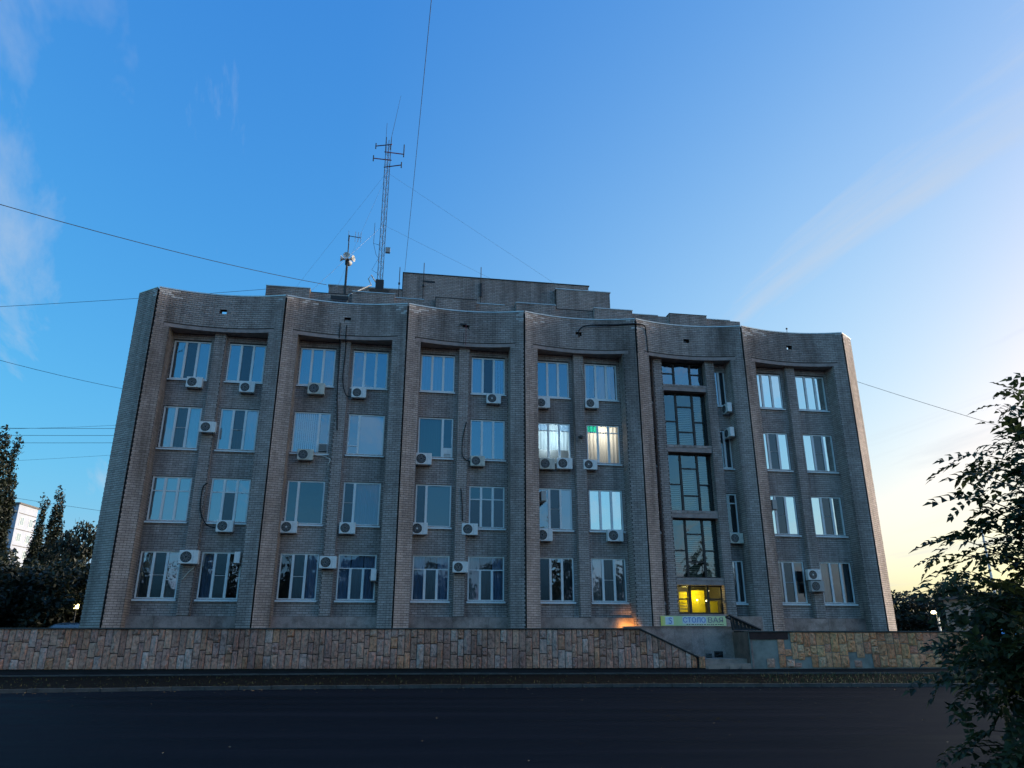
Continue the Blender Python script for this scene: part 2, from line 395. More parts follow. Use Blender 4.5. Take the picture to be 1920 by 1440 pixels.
# kerb stones
def kerb_line(name, tab, zf, wd, hgt, step, mat):
    k = empty(name, (0, 0, 0)); k['kind'] = 'structure'
    me = MB().box(-step / 2 + 0.008, step / 2 - 0.008, 0, wd, -hgt, 0).mesh('kerb_stone', mat)
    x = -26.0
    while x < 30:
        y0 = poly_y(tab, x)[0]; y1 = poly_y(tab, x + step)[0]; an = math.atan2(y1 - y0, step)
        o = link_mesh('kerb_stone', me, k, (x + step / 2, (y0 + y1) / 2 + random.uniform(-.008, .008), zf(x) + random.uniform(-.008, .008)), an + random.uniform(-.004, .004))
        x += step * math.cos(an)
    return k
kerb_line('kerb', KERB, lambda x: 0.105, 0.15, 0.22, 1.0, 'kerb_concrete')
kerb_line('pavement_edging', PEDGE, lambda x: poly_y(PEDGE, x)[1], 0.08, 0.2, 1.0, 'kerb_concrete')

# ------------------------------------------------------------------ terrace behind the stone wall (wall frame)
AW = math.atan(0.06)
def wframe(X): return (X, wall_y(X))
WX0 = -21.0
wo = (WX0, wall_y(WX0), 0.0)
def wx(X): return (X - WX0) / math.cos(AW)
tr = MB()
tr.box(wx(-30), wx(4.9), 0.36, 14, 0.3, ZT); tr.box(wx(4.9) + .001, wx(9.28), 1.90, 14, 0.3, ZT - .001); tr.box(wx(9.281), wx(19.6), 0.36, 14, 0.3, ZT - .002)
o = tr.build('terrace', 'paving', None, wo, AW); o['kind'] = 'structure'

# ------------------------------------------------------------------ the office building
BLD = empty('office_building', (P0.x, P0.y, 0), A)
tag(BLD, 'four storey brown brick office building with scalloped bays and angled piers', 'building')

BR_V = []; BR_F = []; BR_INFO = []; BR_WHITE = []
plain('brick_salted', (0.66, 0.58, 0.54), 0.9, 0.3, 7)
def brick_face(P, z0, z1, openings=(), bl=0.268, bh=0.106, proud=0.018, pick=True):
    cum = [0.0]
    for a, b_ in zip(P[:-1], P[1:]): cum.append(cum[-1] + math.hypot(b_[0] - a[0], b_[1] - a[1]))
    Lt = cum[-1]
    def ev(s):
        s = min(max(s, 0), Lt)
        for k in range(len(cum) - 1):
            if s <= cum[k + 1] + 1e-9:
                t = (s - cum[k]) / (cum[k + 1] - cum[k]); return (P[k][0] + (P[k + 1][0] - P[k][0]) * t, P[k][1] + (P[k + 1][1] - P[k][1]) * t)
    nr = max(1, round((z1 - z0) / bh)); rh = (z1 - z0) / nr
    off0 = random.uniform(0, bl)
    for r in range(nr):
        za = z0 + r * rh; zb = za + rh; zm = (za + zb) / 2
        iv = [(0.0, Lt)]
        for (a, b_, c, d) in openings:
            if c < zm < d:
                iv = [q for (p, e) in iv for q in ((p, min(e, a)), (max(p, b_), e)) if q[1] - q[0] > 0.02]
        for (p, e) in iv:
            s = -off0 - (bl / 2 if r % 2 else 0)
            while s < e:
                a = max(s, p); b_ = min(s + bl, e)
                if b_ - a > 0.045:
                    q0 = ev(a + 0.007); q1 = ev(b_ - 0.007)
                    dx, dy = q1[0] - q0[0], q1[1] - q0[1]; ln = math.hypot(dx, dy)
                    if ln > 0.02:
                        nx, ny = dy / ln, -dx / ln
                        pr = proud + random.uniform(-0.003, 0.003)
                        g0 = za + 0.010; g1 = zb - 0.010
                        i = len(BR_V)
                        f0 = (q0[0] + nx * pr, q0[1] + ny * pr); f1 = (q1[0] + nx * pr, q1[1] + ny * pr)
                        k0 = (q0[0] - nx * .001, q0[1] - ny * .001); k1 = (q1[0] - nx * .001, q1[1] - ny * .001)
                        BR_V.extend([(f0[0], f0[1], g0), (f1[0], f1[1], g0), (f1[0], f1[1], g1), (f0[0], f0[1], g1), (k0[0], k0[1], g0), (k1[0], k1[1], g0), (k1[0], k1[1], g1), (k0[0], k0[1], g1)])
                        BR_F.extend([(i, i + 1, i + 2, i + 3), (i + 1, i, i + 4, i + 5), (i + 3, i + 2, i + 6, i + 7), (i, i + 3, i + 7, i + 4), (i + 2, i + 1, i + 5, i + 6)])
                        m6 = q0[0] % 6; dd = m6 if m6 < 3 else (6 - m6) * 2.2
                        BR_WHITE.append(zm > 17.05 and q0[1] < .75 and -1.2 < q0[0] < 37 and random.random() < .8 * max(0, 1 - dd / 1.5) * (zm - 16.9) / .7)
                        BR_INFO.append((((q0[0] + q1[0]) / 2, (q0[1] + q1[1]) / 2, zm), ln, g1 - g0, (nx, ny), pr, pick))
                s += bl

# piers -------------------------------------------------------------
ZG = 1.62
for i in range(7):
    s = i * BAY; sd_ = arc_d(0.7)
    Lp = [(s - 0.7, sd_), (s - 0.032, 0.018)] if i else [(-1.15, 0.90), (-0.045, 0.035)]
    Rp = [(s + 0.022, 0.010), (s + 0.7, sd_)] if i < 6 else [(36.03, 0.025), (37.02, 0.80)]
    back = 1.32
    poly = [Lp[0], Lp[1], (s - 0.032, 0.2), (s + 0.022, 0.2), Rp[0], Rp[1], (Rp[1][0], back), (Lp[0][0], back)]
    MB().prism(poly, ZG, ZL - 0.005).build('pier', 'mortar', BLD)
    brick_face(Lp, ZT + .02, ZL); brick_face(Rp, ZT + .02, ZL)
    # jambs of the recess
    if i < 6: brick_face([(s + 0.7, sd_), (s + 0.7, DW)], ZT + .02, ZL)
    if i > 0: brick_face([(s - 0.7, DW), (s - 0.7, sd_)], ZT + .02, ZL)
    # parapet behind the joint
    MB().box(s - 0.05, s + 0.035, 0.19, 0.5, ZL, ZTOP - .01).build('joint_strip', 'mortar', BLD)
# end faces at parapet level
for P, nm in ((([(-1.15, 0.90), (-0.045, 0.035)]), 'l'), ([(36.03, 0.025), (37.02, 0.80)], 'r')):
    a, b_ = P; bk = 0.36
    MB().prism([a, b_, (b_[0] + (0.0 if nm == 'l' else -.28), b_[1] + bk), (a[0] + (.28 if nm == 'l' else 0.0), a[1] + bk)], ZL, ZTOP - .002).build('parapet', 'mortar', BLD)
    brick_face(P, ZL, ZTOP)
    MB().prism([(a[0], a[1] - .05), (b_[0], b_[1] - .05), (b_[0], b_[1] + bk), (a[0], a[1] + bk)], ZTOP, ZTOP + .035).build('coping', 'coping', BLD)
# parapets, lintels, window walls -----------------------------------------
HZ0, HZ1, HS0, HS1 = 16.60, 16.90, 2.85, 3.15
def obox(name, mat, parent, *a): return MB().box(*a).build(name, mat, parent)
for b_ in range(6):
    x0 = b_ * BAY; T = 0.38
    w_ = MB()
    w_.wall(arc(0.03, HS0, 9, b_), T, ZL, ZTOP - .004); w_.wall(arc(HS1, 5.955, 9, b_), T, ZL, ZTOP - .004)
    w_.wall(arc(HS0, HS1, 1, b_), T, ZL, HZ0); w_.wall(arc(HS0, HS1, 1, b_), T, HZ1, ZTOP - .004)
    w_.build('parapet', 'mortar', BLD)
    P = arc(0.03, 5.955, 24, b_); base = 0.0
    cum = 0; hs = []
    for k in range(len(P) - 1): cum += math.hypot(P[k + 1][0] - P[k][0], P[k + 1][1] - P[k][1])
    mid = cum / 2 + .005
    brick_face(P, ZL, ZTOP - .006, [(mid - .16, mid + .16, HZ0, HZ1), (.44, cum - .43, ZL - 1, ZL + .16)])
    MB().wall(arc(0.03, 5.955, 16, b_, -0.045), 0.50, ZTOP, ZTOP + 0.06).build('coping', 'coping', BLD)
    MB().wall(arc(0.46, 5.54, 14, b_, -0.03), 0.42, ZL - 0.02, ZL + 0.155).build('lintel', 'concrete', BLD)
    MB().box(x0 + .705, x0 + 5.295, 0.62, 1.31, ZL - .005, ZL + .2).build('soffit_slab', 'concrete', BLD)
    MB().box(x0 + .05, x0 + 5.95, 0.9, 9.0, 16.3, 16.45).build('roof_slab', 'roofing', BLD)
    # window wall
    ww = MB(); ob = []
    if b_ != 4:
        cols = [(0.80, 2.52), (3.39, 5.13)]
        zc = [ZG] + [z for a in zip(SILL, HEAD) for z in a] + [ZL]
        for k in range(0, len(zc), 2): ww.box(x0 + .70, x0 + 5.30, DW, 1.31, zc[k], zc[k + 1])
        for k in range(4):
            for (a, c) in ((0.70, 0.80), (2.52, 3.39), (5.13, 5.30)):
                ww.box(x0 + a, x0 + c, DW + .001, 1.31, SILL[k], HEAD[k])
            for (a, c) in cols: ob.append((a - .70, c - .70, SILL[k], HEAD[k]))
        ww.build('spandrel_wall', 'mortar', BLD)
        ob.append((2.72 - .7, 3.23 - .7, 0, 30))
        brick_face([(x0 + .70, DW), (x0 + 5.30, DW)], 2.43, ZL - .02, ob)
        MB().box(x0 + 2.72, x0 + 3.23, 0.72, DW + .01, ZG, ZL - .006).build('mullion_pier', 'mortar', BLD)
        brick_face([(x0 + 2.72, DW), (x0 + 2.72, 0.72)], 2.45, ZL - .02); brick_face([(x0 + 2.72, .72), (x0 + 3.23, .72)], 2.45, ZL - .02); brick_face([(x0 + 3.23, .72), (x0 + 3.23, DW)], 2.45, ZL - .02)
        # granite plinth slabs
        xx = 0.705
        while xx < 5.28:
            wd = min(random.choice((0.72, 0.92, 1.15, 1.3)), 5.295 - xx)
            if 5.295 - xx - wd < .2: wd = 5.295 - xx
            MB().box(x0 + xx + .004, x0 + xx + wd - .004, 0.66 + random.uniform(0, .006), 1.02, ZG, 2.42).build('plinth_slab', 'granite', BLD)
            xx += wd
    else:
        # stair bay
        nl, nr_ = (0.72, 1.16), (4.62, 5.24)
        for (a, c), (e0, e1) in ((nl, (0.70, 1.10)), (nr_, (4.45, 5.30))):
            zc = [ZG] + [z for q in zip(SILL, HEAD) for z in q] + [ZL]
            for k in range(0, len(zc), 2): obox('spandrel_wall', 'mortar', BLD, x0 + e0, x0 + max(e1, c), DW, 1.31, zc[k], zc[k + 1])
            for k in range(4):
                if a - e0 > .03: obox('spandrel_wall', 'mortar', BLD, x0 + e0, x0 + a, DW + .001, 1.31, SILL[k], HEAD[k])
                if e1 - c > .03: obox('spandrel_wall', 'mortar', BLD, x0 + c, x0 + e1, DW + .001, 1.31, SILL[k], HEAD[k])
        for e0, e1, (a, c) in ((0.70, 1.06, nl), (4.50, 5.30, nr_)):
            brick_face([(x0 + e0, DW), (x0 + e1, DW)], ZT + .02, ZL - .02, [(a - e0, c - e0, SILL[k], HEAD[k]) for k in range(4)])
        for (a, c) in ((1.06, 1.54), (4.0, 4.5)):
            MB().box(x0 + a, x0 + c, 0.62, 1.31, ZG, ZL - .006).build('mullion_pier', 'mortar', BLD)
            brick_face([(x0 + a, 1.0), (x0 + a, .62)], 2.5, ZL - .02); brick_face([(x0 + a, .62), (x0 + c, .62)], 2.5, ZL - .02); brick_face([(x0 + c, .62), (x0 + c, 1.0)], 2.5, ZL - .02)
        for (a, c) in ((13.93, 14.28), (10.60, 10.97), (7.22, 7.58), (3.96, 4.30)):
            MB().box(x0 + 1.54, x0 + 4.0, 0.66, 1.25, a, c).build('floor_beam', 'concrete', BLD)
            brick_face([(x0 + 1.54, .66), (x0 + 4.0, .66)], c - .14, c - .02, bl=0.3)
        xx = 0.2
        while xx < 5.8:
            wd = min(random.choice((0.8, 1.0, 1.2)), 5.85 - xx)
            MB().box(x0 + xx + .004, x0 + xx + wd - .004, 0.12 + random.uniform(0, .006), 0.60, ZG, 2.52 + (0 if xx < 4 else -.03)).build('plinth_slab', 'granite', BLD)
            xx += wd
        MB().box(x0 + 1.06, x0 + 4.5, 0.61, 1.3, ZG, 2.60).build('stair_sill_wall', 'concrete', BLD)

# building body, attic and penthouse --------------------------------
MB().box(-1.15, 37.02, 1.32, 16.0, 0.5, 1.7).build('foundation', 'concrete', BLD)
for k, (a, c) in enumerate(((-1.15, -.85), (36.72, 37.02))):
    MB().box(a, c, 1.33, 16.0, 1.6, ZTOP - .01).build('side_wall', 'mortar', BLD)
MB().box(-1.15, 37.02, 15.7, 16.0, 1.7, 16.2).build('back_wall', 'mortar', BLD)
MB().box(-1.1, 37.0, 9.0, 15.9, 16.28, 16.42).build('roof_slab', 'roofing', BLD)
MB().box(-0.8, 0.05, 1.34, 9.0, 16.30, 16.44).build('roof_slab', 'roofing', BLD)
s = 4.0; k = 0
while s < 32.6:
    e = min(s + 2.40, 32.72); d0 = 5.0 + (0.22 if k % 2 else 0.0); zt = 20.46 - (0.12 if k % 2 else 0.0)
    MB().box(s, e, d0, 5.6, 16.4, zt).build('attic_panel', 'mortar', BLD)
    brick_face([(s, d0), (e, d0)], 18.0, zt)
    if d0 < 5.1:
        brick_face([(s, 5.22), (s, d0)], 18.0, zt); brick_face([(e, d0), (e, 5.22)], 18.0, zt)
    a0 = s - .03; a1 = e + .03
    if k % 3 != 1: MB().box(a0, a1 - (0.7 if k % 2 else 0), d0 - .06, 5.66, zt, zt + .05).build('coping', 'coping', BLD)
    else: MB().box(a0, a1, d0 - .04, 5.64, zt, zt + .035).build('coping', 'roofing', BLD)
    s = e; k += 1
MB().box(4.0, 32.7, 5.6, 14.0, 19.0, 19.4).build('roof_slab', 'roofing', BLD)
MB().box(7.6, 8.6, 4.93, 5.0, 19.9, 20.12).build('vent_slot', 'dark_frame', BLD)
for (a, c, d0, zt, zb) in ((11.65, 24.02, 9.0, 23.95, 20.3), (21.7, 25.36, 8.6, 23.38, 20.3), (7.0, 11.64, 9.05, 22.74, 20.3)):
    MB().box(a, c, d0, 13.0 - (9 - d0), 19.3, zt).build('penthouse_wall', 'mortar', BLD)
    brick_face([(a, d0), (c, d0)], zb, zt, pick=False)
    MB().box(a - .06, c + .06, d0 - .06, 13.1 - (9 - d0), zt, zt + .06).build('coping', 'roofing' if zt > 23.5 else 'coping', BLD)
MB().box(12.9, 13.7, 8.965, 9.0, 23.38, 23.5).build('vent_slot', 'dark_frame', BLD)

# bricks: the 300 that show largest as parts, the rest as one mass
cl = P0 * -1.0
cam_l = Vector((cl.dot(U), cl.dot(NB), 1.6))
sc_ = []
for idx, (c, ln, h, nrm, pr, pick) in enumerate(BR_INFO):
    v = cam_l - Vector(c); d = v.length
    f = (v.x * nrm[0] + v.y * nrm[1]) / d
    if not pick or f <= 0.1 or ln < .2 or c[1] > 0.9 or c[2] < 1.95: continue
    sc_.append((-ln * h * f / d ** 2, idx))
sc_.sort(); chosen = set(i for _, i in sc_[:300])
keep_f = []; keep_m = []
for idx in range(len(BR_INFO)):
    if idx not in chosen: keep_f.extend(BR_F[idx * 5:idx * 5 + 5]); keep_m.extend([1 if BR_WHITE[idx] else 0] * 5)
me = bpy.data.meshes.new('brickwork'); me.from_pydata(BR_V, [], keep_f); me.update(); me.materials.append(MATS['brick']); me.materials.append(MATS['brick_salted']); me.polygons.foreach_set('material_index', keep_m)
import bmesh
bm = bmesh.new(); bm.from_mesh(me)
loose = [v for v in bm.verts if not v.link_faces]; bmesh.ops.delete(bm, geom=loose, context='VERTS'); bm.to_mesh(me); bm.free()
o = link_mesh('brickwork', me, BLD); o['kind'] = 'stuff'
ub = MB(); ub.v = [(-.5, -1, -.5), (.5, -1, -.5), (.5, -1, .5), (-.5, -1, .5), (-.5, 0, -.5), (.5, 0, -.5), (.5, 0, .5), (-.5, 0, .5)]
ub.f = [(0, 1, 2, 3), (1, 0, 4, 5), (3, 2, 6, 7), (0, 3, 7, 4), (2, 1, 5, 6)]
ume = ub.mesh('brick', 'brick_single')
for idx in sorted(chosen):
    c, ln, h, nrm, pr, _ = BR_INFO[idx]
    o = link_mesh('brick', ume, BLD, c, math.atan2(nrm[0], -nrm[1])); o.scale = (ln, pr, h)

# ------------------------------------------------------------------ windows
def cells(layout, w_, h_):
    """vertical bars, horizontal bars, panes; each pane (x0,x1,z0,z1,col)"""
    V, H, C = [], [], []
    fr = 0.055
    def split(cols):
        xs_ = [0]
        for c in cols: xs_.append(xs_[-1] + c * w_)
        return xs_
    if layout in ('A', 'B'): X = split([.335, .33, .335])
    elif layout in ('C', 'F', 'G'): X = split([.335, .33, .335])
    elif layout in ('D', 'D2', 'D3'): X = split([.30, .70])
    elif layout in ('E', 'E2'): X = split([.70, .30])
    elif layout == 'N3': X = split([.42, .58])
    else: X = split([1.0])
    top = {'C': .68, 'F': .69, 'G': .80}.get(layout)
    zt = h_ * top if top else h_
    for x in X[1:-1]: V.append((x, 0, zt if layout == 'F' else h_))
    if top: H.append((0, w_, zt, .05))
    nc = len(X) - 1
    for c in range(nc):
        zs = [0]
        if layout == 'B' and c == 1: H.append((X[c], X[c + 1], h_ * .5, .018)); zs.append(h_ * .5)
        if layout == 'D2' and c == 0: H.append((X[c], X[c + 1], h_ * .52, .02)); zs.append(h_ * .52)
        if layout == 'D3' and c == 0: H.append((X[c], X[c + 1], h_ * .22, .05)); zs.append(h_ * .22)
        if layout == 'E2' and c == 1: H.append((X[c], X[c + 1], h_ * .24, .05)); zs.append(h_ * .24)
        if layout == 'N2': H.append((X[c], X[c + 1], h_ * .76, .05)); zs.append(h_ * .76)
        zs.append(zt)
        for a, b_ in zip(zs[:-1], zs[1:]): C.append((X[c], X[c + 1], a, b_, c))
        if top and layout != 'F': C.append((X[c], X[c + 1], zt, h_, c + 10))
    if layout == 'F': C.append((0, w_, zt, h_, 10))
    return X, V, H, C
FRAME_CACHE = {}
def frame_mesh(layout, w_, h_, mat='white_frame'):
    key = (layout, round(w_, 2), round(h_, 2), mat)
    if key in FRAME_CACHE: return FRAME_CACHE[key]
    X, V, H, C = cells(layout, w_, h_); m = MB(); t = .065
    m.box(0, t, 0, .07, 0, h_); m.box(w_ - t, w_, 0, .07, 0, h_); m.box(t, w_ - t, .001, .07, 0, t); m.box(t, w_ - t, .001, .07, h_ - t, h_)
    for (x, a, b_) in V: m.box(x - .055, x + .055, -.012, .069, a + t, b_ - (t if b_ >= h_ - .01 else 0))
    for (a, b_, z, th) in H: m.box(a + .04, b_ - .04, .003 if th > .03 else .012, .066, z - th / 2, z + th / 2)
    FRAME_CACHE[key] = m.mesh('window', mat); return FRAME_CACHE[key]
def wavy(x0, x1, z0, z1, y, amp, per, n=None, taper=0.0):
    m = MB(); n = n or max(6, int((x1 - x0) / per * 6)); ph = random.uniform(0, 6)
    top, bot = [], []
    for k in range(n + 1):
        t = k / n; x = x0 + (x1 - x0) * t
        yy = y + amp * math.sin(2 * math.pi * (x - x0) / per + ph) + amp * .4 * math.sin(5.3 * x + ph)
        top.append((x, yy, z1)); bot.append((x + taper * (0.5 - t), yy + .01 * math.sin(9 * t + ph), z0))
    for k in range(n): m.quad(bot[k], bot[k + 1], top[k + 1], top[k])
    return m
def slats(x0, x1, z0, z1, y, pitch=.09, ang=.55):
    m = MB(); x = x0
    while x < x1 - .02:
        a = ang + random.uniform(-.12, .12); hw = .042
        dx, dy = math.cos(a) * hw, math.sin(a) * hw
        m.quad((x - dx + .045, y - dy, z0), (x + dx + .045, y + dy, z0), (x + dx + .045, y + dy, z1), (x - dx + .045, y - dy, z1)); x += pitch
    return m
ROOM_CACHE = {}
def window(s0, s1, z0, z1, layout, cov, glass=None, d=1.03, mat='white_frame', sill=True, room=True, depth=1.6, room_mat='room_wall'):
    w_, h_ = s1 - s0, z1 - z0
    o = link_mesh('window', frame_mesh(layout, w_, h_, mat), BLD, (s0, d, z0))
    X, V, H, C = cells(layout, w_, h_)
    glass = glass or {}
    for (a, b_, c, e, col) in C:
        gm = glass.get(col, glass.get('*', 'glass'))
        t = .045
        yy = .035 + random.uniform(-.004, .004); tl = random.uniform(-.004, .004)
        MB().quad((a + t, yy + tl, c + .03), (b_ - t, yy - tl, c + .03), (b_ - t, yy - tl, e - .03), (a + t, yy + tl, e - .03)).build('pane', gm, o)
    if sill:
        m = MB(); m.v = [(-.05, -.14, -.035), (w_ + .05, -.14, -.035), (w_ + .04, .03, .012), (-.04, .03, .012), (-.05, -.14, -.095), (w_ + .05, -.14, -.095), (w_ + .04, .03, -.03), (-.04, .03, -.03)]
        m.f = [(0, 1, 2, 3), (4, 5, 1, 0), (5, 6, 2, 1), (7, 4, 0, 3)]
        m.build('sill', 'white_frame', o)
    nc = len(X) - 1
    for k in range(nc):
        ch = cov[k] if k < len(cov) else '.'
        a, b_ = X[k] + .02, X[k + 1] - .02
        if ch == '.': continue
        if ch == 'w': wavy(a, b_, .02, h_ - .02, .17, .022, .17).build('curtain', 'curtain_white', o, smooth=True)
        elif ch == 'W': wavy(a, b_, .02, h_ - .02, .17, .03, .23).build('curtain', 'curtain_white', o, smooth=True)
        elif ch == 'h': wavy(a, a + (b_ - a) * .55, .02, h_ - .02, .16, .03, .16, taper=.12).build('curtain', 'curtain_white', o, smooth=True)
        elif ch == 'd': wavy(a, b_, .02, h_ - .02, .20, .03, .2).build('curtain', 'curtain_dim', o, smooth=True)
        elif ch == 'B': wavy(a, b_, .02, h_ - .02, .17, .035, .19).build('curtain', 'curtain_blue', o, smooth=True)
        elif ch == 'l': MB().box(a, b_, .13, .135, .06, h_ - .02).build('roller_blind', 'blind_white', o)
        elif ch == 'y': MB().box(a, b_, .13, .135, .04, h_ - .02).build('roller_blind', 'blind_grey', o)
        elif ch == 't': slats(a, b_, .03, h_ - .03, .16, .085, .25).build('blind', 'blind_teal', o)
        elif ch == 'v': slats(a, b_, .03, h_ - .03, .18, .095, .75).build('blind', 'blind_white', o)
        elif ch == 'g': slats(a, b_, .03, h_ - .03, .16, .085, .15).build('blind', 'blind_green', o)
        elif ch == 'L': wavy(a, b_, .02, h_ - .02, .17, .025, .2).build('curtain', 'curtain_lit', o, smooth=True)
        elif ch == 'f':
            m = wavy(a, b_, h_ * .32, h_ - .05, .10, .018, .21, taper=.1); m.build('plastic_sheet', 'foil', o)
        elif ch == 'p':
            wavy(a, b_, .05, h_ * .42, .10, .006, .3).build('paper_sheet', 'foil', o)
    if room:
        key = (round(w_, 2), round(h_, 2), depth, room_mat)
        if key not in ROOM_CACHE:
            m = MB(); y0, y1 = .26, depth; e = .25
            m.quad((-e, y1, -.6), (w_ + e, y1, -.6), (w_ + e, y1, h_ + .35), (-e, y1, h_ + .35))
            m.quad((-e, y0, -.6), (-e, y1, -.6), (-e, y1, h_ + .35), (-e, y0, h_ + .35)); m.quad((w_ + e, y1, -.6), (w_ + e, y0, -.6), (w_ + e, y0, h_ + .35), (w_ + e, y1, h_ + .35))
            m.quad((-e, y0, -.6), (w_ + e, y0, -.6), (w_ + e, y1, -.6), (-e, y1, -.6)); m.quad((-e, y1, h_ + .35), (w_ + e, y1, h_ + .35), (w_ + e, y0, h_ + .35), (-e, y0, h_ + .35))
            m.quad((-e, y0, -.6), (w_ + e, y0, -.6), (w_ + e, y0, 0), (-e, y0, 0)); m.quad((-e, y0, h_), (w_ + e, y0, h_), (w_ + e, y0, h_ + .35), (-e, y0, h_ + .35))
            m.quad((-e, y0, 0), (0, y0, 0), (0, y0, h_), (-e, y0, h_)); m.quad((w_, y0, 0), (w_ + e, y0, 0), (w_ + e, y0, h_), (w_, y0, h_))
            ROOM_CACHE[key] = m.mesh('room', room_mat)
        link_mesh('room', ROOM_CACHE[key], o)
    return o
NET = {1: 'glass_net'}
MIR = {'*': 'glass_mirror'}
def mn(**k): d = dict(MIR); d.update({1: 'glass_net'}); return d
SPEC = {
    (0, 0, 4): ('A', 'd.d', NET), (0, 1, 4): ('A', '...', NET), (0, 0, 3): ('B', 'wdw', NET), (0, 1, 3): ('B', 'wdw', NET),
    (0, 0, 2): ('C', 'lll', None), (0, 1, 2): ('C', 'd.d', NET), (0, 0, 1): ('B', 'd.p', NET), (0, 1, 1): ('B', 'B..', NET),
    (1, 0, 4): ('A', 'ttt', None), (1, 1, 4): ('A', '...', None), (1, 0, 3): ('E2', 'v.', None), (1, 1, 3): ('D3', '.l', None),
    (1, 0, 2): ('D', '..', {'*': 'glass_dim'}), (1, 1, 2): ('D2', '.B', {0: 'glass_net', 1: 'glass_dim'}), (1, 0, 1): ('B', '.dB', {0: 'glass_dim', 1: 'glass_net', 2: 'glass_dim'}), (1, 1, 1): ('F', 'BBB', {'*': 'glass_dim', 1: 'glass_net'}),
    (2, 0, 4): ('A', 'www', None), (2, 1, 4): ('A', 'w.v', NET), (2, 0, 3): ('E2', 'g.', {0: 'glass_dim', 1: 'glass_dim'}), (2, 1, 3): ('A', '.w.', None),
    (2, 0, 2): ('D', '.y', {0: 'glass_net', 1: 'glass_dim'}), (2, 1, 2): ('C', '...', {'*': 'glass_net', 10: 'glass_dim', 11: 'glass_dim'}), (2, 0, 1): ('F', 'BdB', {'*': 'glass_dim', 1: 'glass_net'}), (2, 1, 1): ('F', 'wdB', {'*': 'glass_dim', 1: 'glass_net'}),
    (3, 0, 4): ('A', '.d.', None), (3, 1, 4): ('A', 'hWh', None), (3, 0, 3): ('G', 'fff', {'*': 'glass_clear', 10: 'glass', 12: 'glass'}), (3, 1, 3): ('G', 'LLL', {'*': 'glass_clear', 10: 'glass_green'}),
    (3, 0, 2): ('B', '..l', {0: 'glass_wavy', 1: 'glass_net'}), (3, 1, 2): ('A', 'lll', MIR), (3, 0, 1): ('A', '..d', {0: 'glass_net', 1: 'glass_wavy'}), (3, 1, 1): ('B', 'wdw', NET),
    (5, 0, 4): ('A', 'lll', MIR), (5, 1, 4): ('A', 'll.', MIR), (5, 0, 3): ('B', 'l.l', mn()), (5, 1, 3): ('B', 'l.w', mn()),
    (5, 0, 2): ('B', 'l.l', mn()), (5, 1, 2): ('B', 'l.w', mn()), (5, 0, 1): ('B', '...', {'*': 'glass_dim', 1: 'glass_net'}), (5, 1, 1): ('A', 'd.d', {'*': 'glass_dim'}),
}
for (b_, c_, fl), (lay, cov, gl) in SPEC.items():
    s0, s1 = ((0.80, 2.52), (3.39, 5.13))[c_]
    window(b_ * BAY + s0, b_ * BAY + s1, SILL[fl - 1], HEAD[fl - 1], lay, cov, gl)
for fl in range(4):
    x0 = 4 * BAY
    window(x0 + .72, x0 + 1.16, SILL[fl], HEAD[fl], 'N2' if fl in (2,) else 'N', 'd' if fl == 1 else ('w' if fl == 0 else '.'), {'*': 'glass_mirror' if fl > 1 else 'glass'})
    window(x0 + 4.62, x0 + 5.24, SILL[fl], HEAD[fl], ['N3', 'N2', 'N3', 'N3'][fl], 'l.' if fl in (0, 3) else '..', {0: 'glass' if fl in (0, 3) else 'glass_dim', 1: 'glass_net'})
# stair glazing
def stair_window(z0, z1, kind, lit=False):
    x0 = 4 * BAY + 1.55; w_, h_ = 2.44, z1 - z0; X = [0, .80, 1.72, w_]
    m = MB(); t = .06
    m.box(0, t, 0, .09, 0, h_); m.box(w_ - t, w_, 0, .09, 0, h_); m.box(t, w_ - t, .001, .09, 0, t); m.box(t, w_ - t, .001, .09, h_ - t, h_)
    for x in X[1:3]: m.box(x - .055, x + .055, -.01, .088, t, h_ - t)
    rows = {'tall': ([.46], [.27, .74], [.46]), 'top': ([.55], [], [.55]), 'low': ([.52], [], [.52])}[kind]
    P = []
    for c in range(3):
        zs = [0] + [f * h_ for f in rows[c]] + [h_]
        for f in rows[c]: m.box(X[c] + .04, X[c + 1] - .04, .002, .086, f * h_ - .035, f * h_ + .035)
        for a, e in zip(zs[:-1], zs[1:]): P.append((X[c], X[c + 1], a, e))
    o = m.build('stair_window', 'dark_frame', BLD, (x0, 1.04, z0))
    for (a, b_, c, e) in P:
        MB().quad((a + .03, .045 + random.uniform(-.008, .008), c + .03), (b_ - .03, .045, c + .03), (b_ - .03, .045 + random.uniform(-.008, .008), e - .03), (a + .03, .045, e - .03)).build('pane', 'glass_clear' if lit else ('glass_wavy' if kind == 'top' else 'glass_stair'), o)
    # stair landing wall behind
    m = MB(); y1 = 2.2
    m.quad((-.1, y1, -.1), (w_ + .1, y1, -.1), (w_ + .1, y1, h_ + .1), (-.1, y1, h_ + .1))
    m.quad((-.1, .12, -.1), (-.1, y1, -.1), (-.1, y1, h_ + .1), (-.1, .12, h_ + .1)); m.quad((w_ + .1, y1, -.1), (w_ + .1, .12, -.1), (w_ + .1, .12, h_ + .1), (w_ + .1, y1, h_ + .1))
    m.quad((-.1, .12, -.1), (w_ + .1, .12, -.1), (w_ + .1, y1, -.1), (-.1, y1, -.1)); m.quad((-.1, y1, h_ + .1), (w_ + .1, y1, h_ + .1), (w_ + .1, .12, h_ + .1), (-.1, .12, h_ + .1))
    m.build('room', 'room_wall', o)
    if not lit and kind == 'tall':
        for (xa, xb, za, zb) in ((.10, .72, .08, h_ * .42), (1.80, 2.36, .1, h_ * .9), (.92, 1.6, .1, h_ * .7)):
            mm = MB(); z = za
            while z < zb: mm.box(xa, xb, .22, .235, z, z + .055); z += .10
            mm.build('blind', 'blind_pale', o)
    return o
